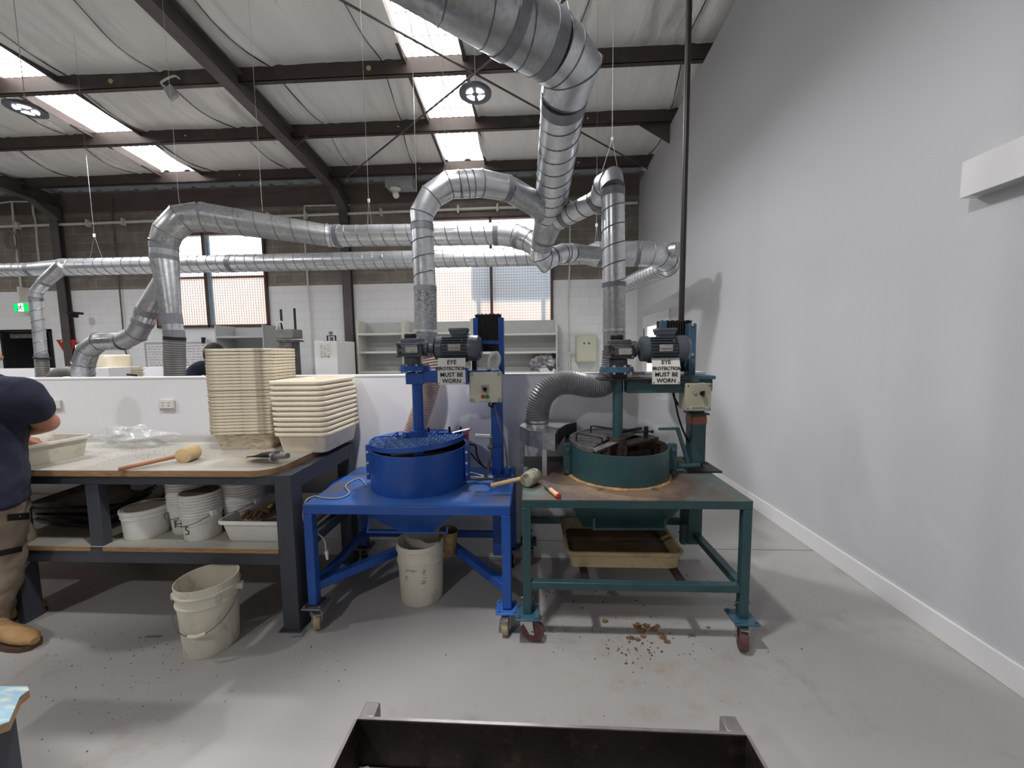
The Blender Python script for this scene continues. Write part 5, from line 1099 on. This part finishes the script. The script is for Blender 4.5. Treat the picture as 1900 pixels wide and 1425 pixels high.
# on the lower shelf
z0 = zs+.001
t = thing('tub', 'low round white tub with dusty lid on the lower bench shelf', 'tub', (-2.33,2.13,z0))
obj('body', MB().lathe([(0,0),(.103,0),(.106,.01),(.112,.12),(.117,.125),(.117,.14),(.114,.15),(0,.15)], (-2.33,2.13,z0), 48), 'white', t); obj('lid', MB().lathe([(.112,.148),(.120,.15),(.122,.16),(.12,.172),(.112,.174),(.108,.168),(0,.168)], (-2.33,2.13,z0), 48), 'white', t)
obj('lid_dust', MB().lathe([(0,.1685),(.10,.1685),(.10,.1695),(0,.1695)], (-2.33,2.13,z0), 40), pm('dust_brown', rgb(150,140,124), .8), t)
def pail_stack(lab, x, y, n, pitch, rb, rt, h, mark=None, grp='white pails on the lower shelf', a0=-90, lidm=None):
    for i in range(n):
        b_ = bucket(('topmost' if i == n-1 else ('lowest' if i == 0 else ORD[n-1-i]+' from the top'))+' white pail of '+lab, (x,y,z0+i*pitch), rb, rt, h, 'white', (.86,.96), (math.radians(160+i*25),.05,.9) if i == 0 else None, grp, rim=.006)
        if i == 0 and mark:
            r = rb+(rt-rb)*.45+.001; a = math.radians(a0); R = Matrix.Rotation(a+PI/2,3,'Z')
            text(mark, .075, 'ink', b_, (x+r*math.cos(a), y+r*math.sin(a)-.002, z0+h*.40), R @ V((1,0,0)), (0,0,1), off=-.0012, name='marker_letter')
        if i == n-1 and lidm: obj('lid', MB().lathe([(0,h-.004),(rt-.006,h-.004),(rt-.006,h-.001),(0,h-.001)], (x,y,z0+i*pitch), 40), lidm, b_)
pail_stack('the front stack marked 5', -1.962, 2.11, 4, .034, .086, .101, .172, '5', a0=-96, lidm=pm('brown_lid', rgb(112,100,92), .7))
q = PZ(331,993,z0); pail_stack('the stack marked H behind the front stack', q.x, q.y+.09, 8, .032, .085, .102, .175, 'H', a0=-84)
q = P(285,930,2.56); pail_stack('the far left stack under the bench', q.x, q.y, 8, .032, .09, .106, .175)
q = PZ(433,985,z0); pail_stack('the stack right behind the front stack', q.x, q.y+.1, 7, .033, .095, .112, .19)
q = P(476,930,2.62); pail_stack('the far right stack under the bench', q.x, q.y, 7, .033, .09, .106, .19)
cx0 = (P(412,965,2.08).x+BX1)/2-.02
t = thing('plastic_tub', 'rectangular white tub of work gloves at the right end of the lower shelf', 'tub', (-1.60,2.26,z0))
m_ = tray_mb(.42,.46,.34,.38,.13,.05); m_.v = [p+V((-1.59,2.235,z0)) for p in m_.v]; obj('body', m_, 'white', t)
rnd = random.Random(2)
for i, (x, y, m, lab) in enumerate(((-1.66,2.2,'glove','brown leather work glove lying in the white tub'),(-1.56,2.3,'black','black work glove in the white tub, behind the brown one'),(-1.60,2.34,'yellow','yellow and brown work glove at the back of the white tub'))):
    mb = MB().ball((x,y,z0+.10), .05, 1.2, .9, .5, 18, jit=.3)
    for k in range(4): mb.tube([(x+.03-.02*k,y-.02,z0+.1), (x+.04-.028*k,y-.06,z0+.12+.01*(k % 2)), (x+.04-.03*k,y-.095,z0+.105)], [.014,.012,.009], 8)
    mb.tube([(x-.04,y,z0+.1),(x-.075,y-.03,z0+.11),(x-.085,y-.055,z0+.1)], [.014,.012,.009], 8); tag(obj('work_glove', mb, m), lab, 'glove', 'gloves in the white tub')
for i in range(4):
    x, y = -2.93, 2.38; o = obj('metal_tray', MB().loops([rr(.5,.36,.03,0), rr(.54,.40,.04,.03), rr(.545,.405,.04,.032), rr(.53,.39,.04,.032), rr(.49,.35,.03,.004)]), 'steelw')
    o.location = (x+.03*(i % 2), y, z0+.001+i*.045); o.rotation_euler = (0,0,.1*(i-1.5)); tag(o, 'dull metal tray on the lower bench shelf, '+('topmost of its pile' if i == 3 else ('lowest of its pile' if i == 0 else ORD[3-i]+' from the top of its pile')), 'tray', 'metal trays on the lower shelf')
o = obj('blue_scoop', MB().ball((-1.335,2.50,.64), .1, .45, 1.7, .5, 24), 'blue'); o.data.transform(Matrix()); tag(o, 'rounded blue handle shape between the bench leg and the blue mixer', 'handle')
# ================================================================ foreground: trough, stool
zt0 = .45; a = PZ(663,1336,zt0); b_ = PZ(1385,1366,zt0); d = (b_-a).normalized(); n = V((d.y,-d.x,0)); L = (b_-a).length; hT = .16
t = thing('steel_trough', 'blackened steel trough frame with bare metal edges in the near foreground', 'trough', ((a+b_)/2-V((0,0,zt0))))
dn = V((0,0,-hT)); W_ = .62
obj('far_wall', MB().slab([a,b_,b_+dn,a+dn], -n*.006), 'trough', t); obj('far_edge', MB().slab([a,b_,b_-n*.009,a-n*.009], (0,0,.004)), 'trim', t)
for p in (a, b_): obj('side_wall', MB().slab([p,p+n*W_,p+n*W_+dn,p+dn], d*(-.006 if p is a else .006)), 'trough', t); obj('side_edge', MB().slab([p,p+n*W_,p+n*W_+d*(-.009 if p is a else .009),p+d*(-.009 if p is a else .009)], (0,0,.004)), 'trim', t)
obj('near_wall', MB().slab([a+n*W_,b_+n*W_,b_+n*W_+dn,a+n*W_+dn], n*.006), 'trough', t)
obj('floor_plate', MB().slab([a+dn,b_+dn,b_+dn+n*W_,a+dn+n*W_], (0,0,-.006)), 'trough', t)
obj('inner_ledge', MB().slab([a+dn*.93+n*.004,b_+dn*.93+n*.004,b_+dn*.93+n*.045,a+dn*.93+n*.045], (0,0,-.006)), 'trim', t)
for p, s in ((a, 1), (b_, -1)):
    q = p-n*.034+d*s*.024; obj('corner_post', MB().beam(V((q.x,q.y,0)), V((q.x,q.y,zt0+.002)), .048, .05, up=-n), 'trim', t, bev=.004)
    q = p+n*(W_+.034)+d*s*.024; obj('corner_post', MB().beam(V((q.x,q.y,0)), V((q.x,q.y,zt0+.002)), .048, .05, up=-n), 'trim', t, bev=.004)
for i, f in enumerate((.03,.17,.31,.44)):
    q = a+d*L*f+dn*.9+n*.02; tag(obj('clay_lump', MB().ball(q, .012, 1.1, .8, 1, 12, jit=.5), 'mallg'), 'small grey clay lump on the inner ledge of the foreground trough', 'clay', 'clay lumps on the trough ledge')
zs_ = .56; c = PZ(0,1306,zs_); t = thing('stool', 'low stool with blue and cream streaked top at the bottom left corner', 'stool', (c.x-.04,c.y-.05,0))
e1 = PZ(59,1276,zs_); e2 = PZ(0,1273,zs_); e3 = PZ(4,1338,zs_); poly = [(-2.2,e2.y),(e2.x,e2.y),(e1.x-.02,e1.y+.004),(e1.x,e1.y-.006),(e1.x+.004,e1.y-.03),(e3.x+.02,e3.y),(e3.x-.3,e3.y-.26),(-2.2,e3.y-.3)]
obj('seat', MB().prism(poly, zs_-.004, zs_), 'stool', t); obj('seat_core', MB().prism(poly, zs_-.026, zs_-.004), 'ply', t)
q = PZ(10,1345,zs_-.03); obj('leg', MB().box(q.x-.08,q.x+.005,q.y-.06,q.y+.02,0,zs_-.026), 'bench', t, bev=.003); obj('leg', MB().box(-2.1,-2.03,q.y-.06,q.y+.02,0,zs_-.026), 'bench', t, bev=.003)
# ================================================================ floor debris and tape
mb = MB(); rnd = random.Random(11)
def scat(cx, cy, sx, sy, n, r0, r1):
    for i in range(n):
        x = rnd.gauss(cx,sx); y = rnd.gauss(cy,sy); r = rnd.uniform(r0,r1); mb.ball((x,y,r*.5), r, 1.4, 1, .7, 7, Matrix.Rotation(rnd.uniform(0,3),3,'Z'), .6)
scat(.56,1.93,.25,.10,80,.001,.0035); scat(.55,1.90,.10,.05,40,.0015,.005); scat(.5,2.4,.35,.12,50,.002,.005); scat(-1.95,1.55,.18,.14,70,.0008,.0024); scat(-.5,1.3,.9,.25,24,.0008,.002); scat(-2.2,1.8,.25,.1,40,.001,.003); scat(-1.1,1.75,.2,.1,20,.001,.003)
tag(obj('dirt_crumbs', mb, pm('brown_crumb', rgb(96,78,62), .9), smooth=False), 'dark crumbs of dry clay scattered over the floor under the mixers and bench', 'crumbs', kind='stuff')
LP = [(1182,1163,.016),(1190,1172,.017),(1200,1163,.013),(1213,1170,.015),(1193,1182,.011),(1184,1188,.01),(1230,1184,.013),(1238,1192,.012),(1226,1178,.01),(1122,1154,.012),(1220,1163,.01),(1314,1165,.007),(1282,1180,.009),(1172,1185,.011),(1166,1185,.008)]
for x, y, r in LP:
    p = PZ(x,y,0); tag(obj('clay_lump', MB().ball(p+V((0,0,r*.5)), r, 1.3, .9, .7, 14, jit=.8), 'clay'), 'broken brown clay lump on the floor below the front of the green mixer', 'clay', 'clay lumps on the floor')
q = [PZ(*p, .0015) for p in ((541,1180),(559,1179),(565,1168),(570,1168),(563,1181),(540,1183))]
tag(obj('floor_tape', MB().slab(q, (0,0,-.001)), pm('blue_floor_tape', rgb(96,130,166), .6), smooth=False), 'blue L-shaped floor tape beside the bench leg', 'tape', 'blue floor tapes')
q = [PZ(*p, .0015) for p in ((943,1171),(962,1170),(962,1176),(942,1177))]
tag(obj('floor_tape', MB().slab(q, (0,0,-.001)), pm('faded_blue_tape', rgb(130,146,170), .6), smooth=False), 'faded blue floor tape between the two mixers', 'tape', 'blue floor tapes')
q = [PZ(*p, .0015) for p in ((272,1179),(302,1178),(298,1183),(268,1183))]
tag(obj('floor_tape', MB().slab(q, (0,0,-.001)), pm('grey_green_tape', rgb(120,126,118), .6), smooth=False), 'worn grey tape patch on the floor left of the bucket', 'tape')
# ================================================================ people
def limb(mb, pts, rad, seg=20, flat=None):
    c = catmull(pts, 5); n = len(c); rs = []
    for i in range(n):
        f = i/(n-1)*(len(rad)-1); k = min(int(f), len(rad)-2); rs.append(rad[k]+(rad[k+1]-rad[k])*(f-k))
    mb.tube(c, rs, seg); mb.ball(c[0], rs[0], seg=seg); mb.ball(c[-1], rs[-1], seg=seg); return mb
def torso(mb, pts, wx, wy, R, seg=28):        # elliptical lofts, R = body yaw
    L_ = []
    for p, a, b_ in zip(pts, wx, wy): L_.append([V(p)+R @ V((a*math.cos(k*2*PI/seg), b_*math.sin(k*2*PI/seg), 0)) for k in range(seg)])
    return mb.loops(L_)
def fuse(name, mb, m, parent, vox=.009, sm=4):
    o = obj(name, mb, m, parent, smooth=True, angle=180)
    r = o.modifiers.new('fuse', 'REMESH'); r.mode = 'VOXEL'; r.voxel_size = vox; r.use_smooth_shade = True
    s = o.modifiers.new('soft', 'SMOOTH'); s.iterations = sm; s.factor = .6; return o
def hand(mb, w, d, up, side):                   # curled hand: palm, five fingers
    d = V(d).normalized(); up = V(up); s = d.cross(up).normalized()*side; w = V(w)
    mb.tube([w, w+d*.04, w+d*.085], [.026,.036,.036], 14)
    for k, (off, ln) in enumerate(((-.028,.068),(-.010,.078),(.010,.074),(.027,.058))):
        b_ = w+d*.085+s*off; mb.tube([b_, b_+d*ln*.45-up*.006, b_+d*ln*.8-up*.025, b_+d*ln*.85-up*.045], [.0095,.0088,.008,.007], 10); mb.ball(b_+d*ln*.85-up*.045, .007, seg=8)
    t0 = w+d*.025-s*.03; mb.tube([t0, t0+d*.03-s*.022-up*.008, t0+d*.058-s*.026-up*.02], [.013,.011,.009], 10); mb.ball(t0+d*.058-s*.026-up*.02, .009, seg=8)
def head(mb, c, fw, hr=.095):
    fw = V(fw).normalized(); rt = fw.cross(V((0,0,1))).normalized(); R = Matrix((rt, fw, V((0,0,1)))).transposed(); c = V(c)
    mb.ball(c, hr, .82, 1.0, 1.22, 24, R); mb.ball(c+fw*.025-V((0,0,.06)), hr*.7, .82, .9, .8, 20, R)
    mb.tube([c+fw*.092+V((0,0,.02)), c+fw*.112-V((0,0,.018))], [.009,.015], 10); mb.ball(c+fw*.108-V((0,0,.02)), .015, seg=10)
    for s in (-1,1): mb.ball(c+rt*s*.078-V((0,0,.005)), .03, .35, .7, 1.1, 14, R)
    mb.tube([c+fw*.093-rt*.022-V((0,0,.055)), c+fw*.1-V((0,0,.054)), c+fw*.093+rt*.022-V((0,0,.055))], [.006,.009,.006], 8)
# worker at the bench
pX, pY = -2.84, 1.80; Rb = Matrix.Rotation(math.radians(-25), 3, 'Z'); root = thing('person', 'worker in navy T-shirt, khaki trousers and tan boots standing at the bench', 'person', (pX,pY,0))
C0 = V((pX,pY,0)); fwd = Rb @ V((0,1,0)); rgt = Rb @ V((1,0,0))
def B(r_, f_, z): return C0+rgt*r_+fwd*f_+V((0,0,z))
kneeR = P(4,1050,1.86)+V((.0,0,0)); ankR = P(-22,1165,1.84); toeR = PZ(66,1192,.03)
elb = P(86,784,1.93); wr = P(38,801,2.05); shR = P(30,732,1.80)
hc2 = B(-.22,.03,1.6)
mb = MB(); torso(mb, [B(0,0,.86),B(0,0,.96),B(0,.0,1.08),B(-.02,.03,1.22),B(-.06,.05,1.33),B(-.11,.07,1.41)], [.165,.155,.14,.15,.13,.08], [.12,.12,.11,.12,.115,.08], Rb)
limb(mb, [B(-.12,.05,1.37),B(-.18,.04,1.46),hc2], [.065,.055,.06]); head(mb, hc2, fwd+V((0,0,-.3)))
limb(mb, [shR, shR.lerp(elb,.5), elb], [.06,.055,.052]); limb(mb, [elb, elb.lerp(wr,.4), wr], [.052,.048,.03]); hand(mb, wr, (P(-20,830,2.15)-wr), (0,-.3,.95), 1)
shL = B(-.2,.08,1.38); eL = B(-.27,.2,1.15); wL = B(-.44,.2,1.04); limb(mb, [shL, shL.lerp(eL,.5), eL], [.06,.052,.045]); limb(mb, [eL, eL.lerp(wL,.5), wL], [.045,.042,.03]); hand(mb, wL, B(-.5,.32,.99)-wL, (0,0,1), -1)
hipR = B(.1,0,.86); hipL = B(-.1,0,.86); kL = B(-.24,.10,.47); aL = B(-.26,.02,.1)
limb(mb, [hipR, kneeR, ankR], [.09,.058,.042]); limb(mb, [hipL, kL, aL], [.09,.058,.042])
fuse('body', mb, 'skin', root)
mb = MB().ball(hc2+V((0,0,.02))-fwd*.012, .1, .86, 1.02, 1.18, 24, Rb); 
mb.v = [p if (p-hc2).dot(fwd) < .045 or p.z > hc2.z+.06 else p-fwd*.03 for p in mb.v]; obj('hair', mb, 'hair', root)
mb = MB(); 
for s in (-1,1): mb.ball(hc2+fwd*.084+rgt*s*.032+V((0,0,.008)), .011, seg=12)
obj('eyes', mb, 'ink', root)
mb = MB(); torso(mb, [B(.01,-.01,.80),B(.01,-.005,.90),B(0,0,1.02),B(-.0,.01,1.14),B(-.02,.03,1.26),B(-.05,.055,1.35),B(-.09,.08,1.41),B(-.12,.1,1.44)], [.225,.22,.215,.215,.225,.20,.15,.085], [.16,.155,.15,.15,.15,.145,.12,.075], Rb)
cuffR = shR.lerp(elb,.5); limb(mb, [B(.08,.05,1.37), shR, cuffR], [.09,.092,.078]); cl_ = shL.lerp(eL,.7); limb(mb, [B(-.12,.07,1.38), shL, cl_], [.08,.085,.078])
ts = fuse('t_shirt', mb, 'navy', root, .011, 6)
tx = bpy.data.textures.new('folds', 'CLOUDS'); tx.noise_scale = .14; dm = ts.modifiers.new('folds', 'DISPLACE'); dm.texture = tx; dm.strength = .035; dm.mid_level = .5
mb = MB(); torso(mb, [B(0,0,.74),B(0,0,.84),B(0,0,.90)], [.185,.185,.175], [.135,.135,.13], Rb)
limb(mb, [hipR+V((0,0,-.02)), kneeR, ankR+V((0,0,.03))], [.12,.092,.078,.072]); limb(mb, [hipL+V((0,0,-.02)), kL, aL+V((0,0,.03))], [.12,.09,.078,.072])
tr = fuse('trousers', mb, 'khaki', root, .011, 3)
dm = tr.modifiers.new('folds', 'DISPLACE'); dm.texture = tx; dm.strength = .03; dm.mid_level = .5
def onleg(x, y, Y, r=.0): return P(x, y, Y)
from mathutils.bvhtree import BVHTree
dg = bpy.context.evaluated_depsgraph_get(); dg.update(); bv = BVHTree.FromObject(tr, dg)
mb = MB()
for (xa,ya,xb,yb,hh) in ((16,918,47,908,7),(14,960,54,957,12),(-6,1028,40,1018,10)):
    rows = []
    for j in (0, 1):
        row = []
        for i in range(9):
            x = xa+(xb-xa)*i/8; y = ya+(yb-ya)*i/8+(j-.5)*hh; h0 = bv.ray_cast(CAM-tr.matrix_world.translation, ray(x,y).normalized())
            row.append(h0[0]+h0[1]*.003+tr.matrix_world.translation if h0[0] is not None else None)
        rows.append(row)
    for i in range(8):
        q = (rows[0][i], rows[0][i+1], rows[1][i+1], rows[1][i])
        if None not in q: mb.slab(q, (0,-.002,0))
    if mb.v: obj('pocket_trim', mb, 'ink', root, label='dark pocket edge'); mb = MB()

def bootm(a, toe, sgn):
    a = V(a); toe = V(toe); d = V((toe.x-a.x, toe.y-a.y, 0)); Ln = d.length; d.normalize(); n = V((-d.y, d.x, 0)); L_ = []; S_ = []
    for f, w, h in ((-.32,.028,.05),(-.28,.036,.1),(-.1,.042,.13),(.15,.044,.125),(.4,.046,.092),(.7,.05,.07),(.9,.042,.058),(1.0,.02,.035)):
        c = V((a.x,a.y,0))+d*Ln*f; L_.append([c+n*w*math.cos(k*2*PI/20)+V((0,0,.022+max(0,h*(.5+.5*math.sin(k*2*PI/20))))) for k in range(20)])
        S_.append([c+n*(w+.004)*x+V((0,0,z)) for x, z in ((-1,0.001),(1,.001),(1,.026),(-1,.026))])
    b1 = obj('boot', MB().loops(L_), 'boot', root); obj('sole', MB().loops(S_), 'sole', b1)
    cu = obj('boot_collar', MB().tube([V((a.x,a.y,.1)), V((a.x,a.y,.17))], [.056,.052], 18), 'boot', b1)
    mb = MB()
    for k in range(4): c = V((a.x,a.y,0))+d*Ln*(.14+.09*k)+V((0,0,.15-.013*k)); mb.tube([c-n*.026-V((0,0,.008)), c+V((0,0,.004)), c+n*.026-V((0,0,.008))], .0035, 6)
    obj('laces', mb, 'tan', b1)
bootm((ankR.x-.01,ankR.y,0), toeR, 1); bootm((aL.x,aL.y,0), B(-.27,.2,0), -1)
# second person beyond the low wall, mostly behind the trays
qx, qy = P(402,700,3.7).x, 3.7; root = thing('person', 'person in dark clothes leaning behind the low wall, mostly hidden by the tall tray stack', 'person', (qx,qy,0))
Rb = Matrix.Rotation(math.radians(60), 3, 'Z'); C0 = V((qx,qy,0)); fwd = Rb @ V((0,1,0)); rgt = Rb @ V((1,0,0)); hc2 = P(397,662,3.62); mb = MB()
torso(mb, [B(0,0,.85),B(0,0,1.0),B(0,.02,1.15),B(0,.04,1.28),B(0,.04,1.34)], [.16,.15,.15,.17,.12], [.11,.11,.11,.11,.08], Rb); limb(mb, [B(0,.05,1.34), B(0,.06,1.42), hc2-V((0,0,.06))], [.06,.055,.055]); head(mb, hc2, fwd)
s1 = P(385,683,3.55); e1 = P(362,688,3.5); w1_ = P(345,720,3.4); limb(mb, [s1,e1], [.055,.045]); limb(mb, [e1,w1_], [.045,.03]); hand(mb, w1_, (-.1,-.2,-.9), (0,-1,0), 1)
s2 = B(-.2,.03,1.25); e2_ = B(-.24,.1,1.0); w2_ = B(-.1,.3,1.0); limb(mb, [s2,e2_], [.055,.045]); limb(mb, [e2_,w2_], [.045,.03]); hand(mb, w2_, fwd, (0,0,1), -1)
for s in (-1,1): limb(mb, [B(s*.09,0,.86), B(s*.1,.02,.47), B(s*.1,0,.08)], [.085,.057,.042])
fuse('body', mb, 'skin', root, .012)
obj('hair', MB().ball(hc2+V((0,0,.02))-fwd*.015, .1, .9, 1.0, 1.18, 20, Rb), 'hair', root)
mb = MB(); torso(mb, [B(0,0,.8),B(0,0,.95),B(0,.01,1.12),B(0,.03,1.27),B(0,.04,1.35)], [.19,.18,.18,.19,.11], [.14,.135,.13,.13,.09], Rb); limb(mb, [B(.1,.03,1.27), s1, s1.lerp(e1,1.0), e1.lerp(w1_,.5)], [.075,.07,.062,.055]); limb(mb, [B(-.1,.03,1.26), s2, s2.lerp(e2_,.8)], [.075,.072,.065]); fuse('jacket', mb, 'navy', root, .014)
mb = MB(); torso(mb, [B(0,0,.74),B(0,0,.85)], [.17,.17], [.12,.12], Rb)
for s in (-1,1): limb(mb, [B(s*.09,0,.84), B(s*.1,.02,.47), B(s*.1,0,.06)], [.11,.08,.07]); mb.ball(B(s*.1,.05,.045), .05, .9, 2.2, .8, 14, Rb)
fuse('trousers', mb, 'motor', root, .014)
# ================================================================ light
W = bpy.data.worlds.new('sky'); SC.world = W; W.use_nodes = True; bg = W.node_tree.nodes['Background']; bg.inputs[0].default_value = (.86,.93,1,1); bg.inputs[1].default_value = WORLD
vs = SC.view_settings; vs.view_transform = 'Standard'; vs.look = 'None'; vs.gamma = 1; vs.use_curve_mapping = False; vs.exposure = EXPO
SC.cycles.max_bounces = 7; SC.cycles.diffuse_bounces = 4; SC.cycles.transmission_bounces = 5; SC.cycles.sample_clamp_indirect = 6
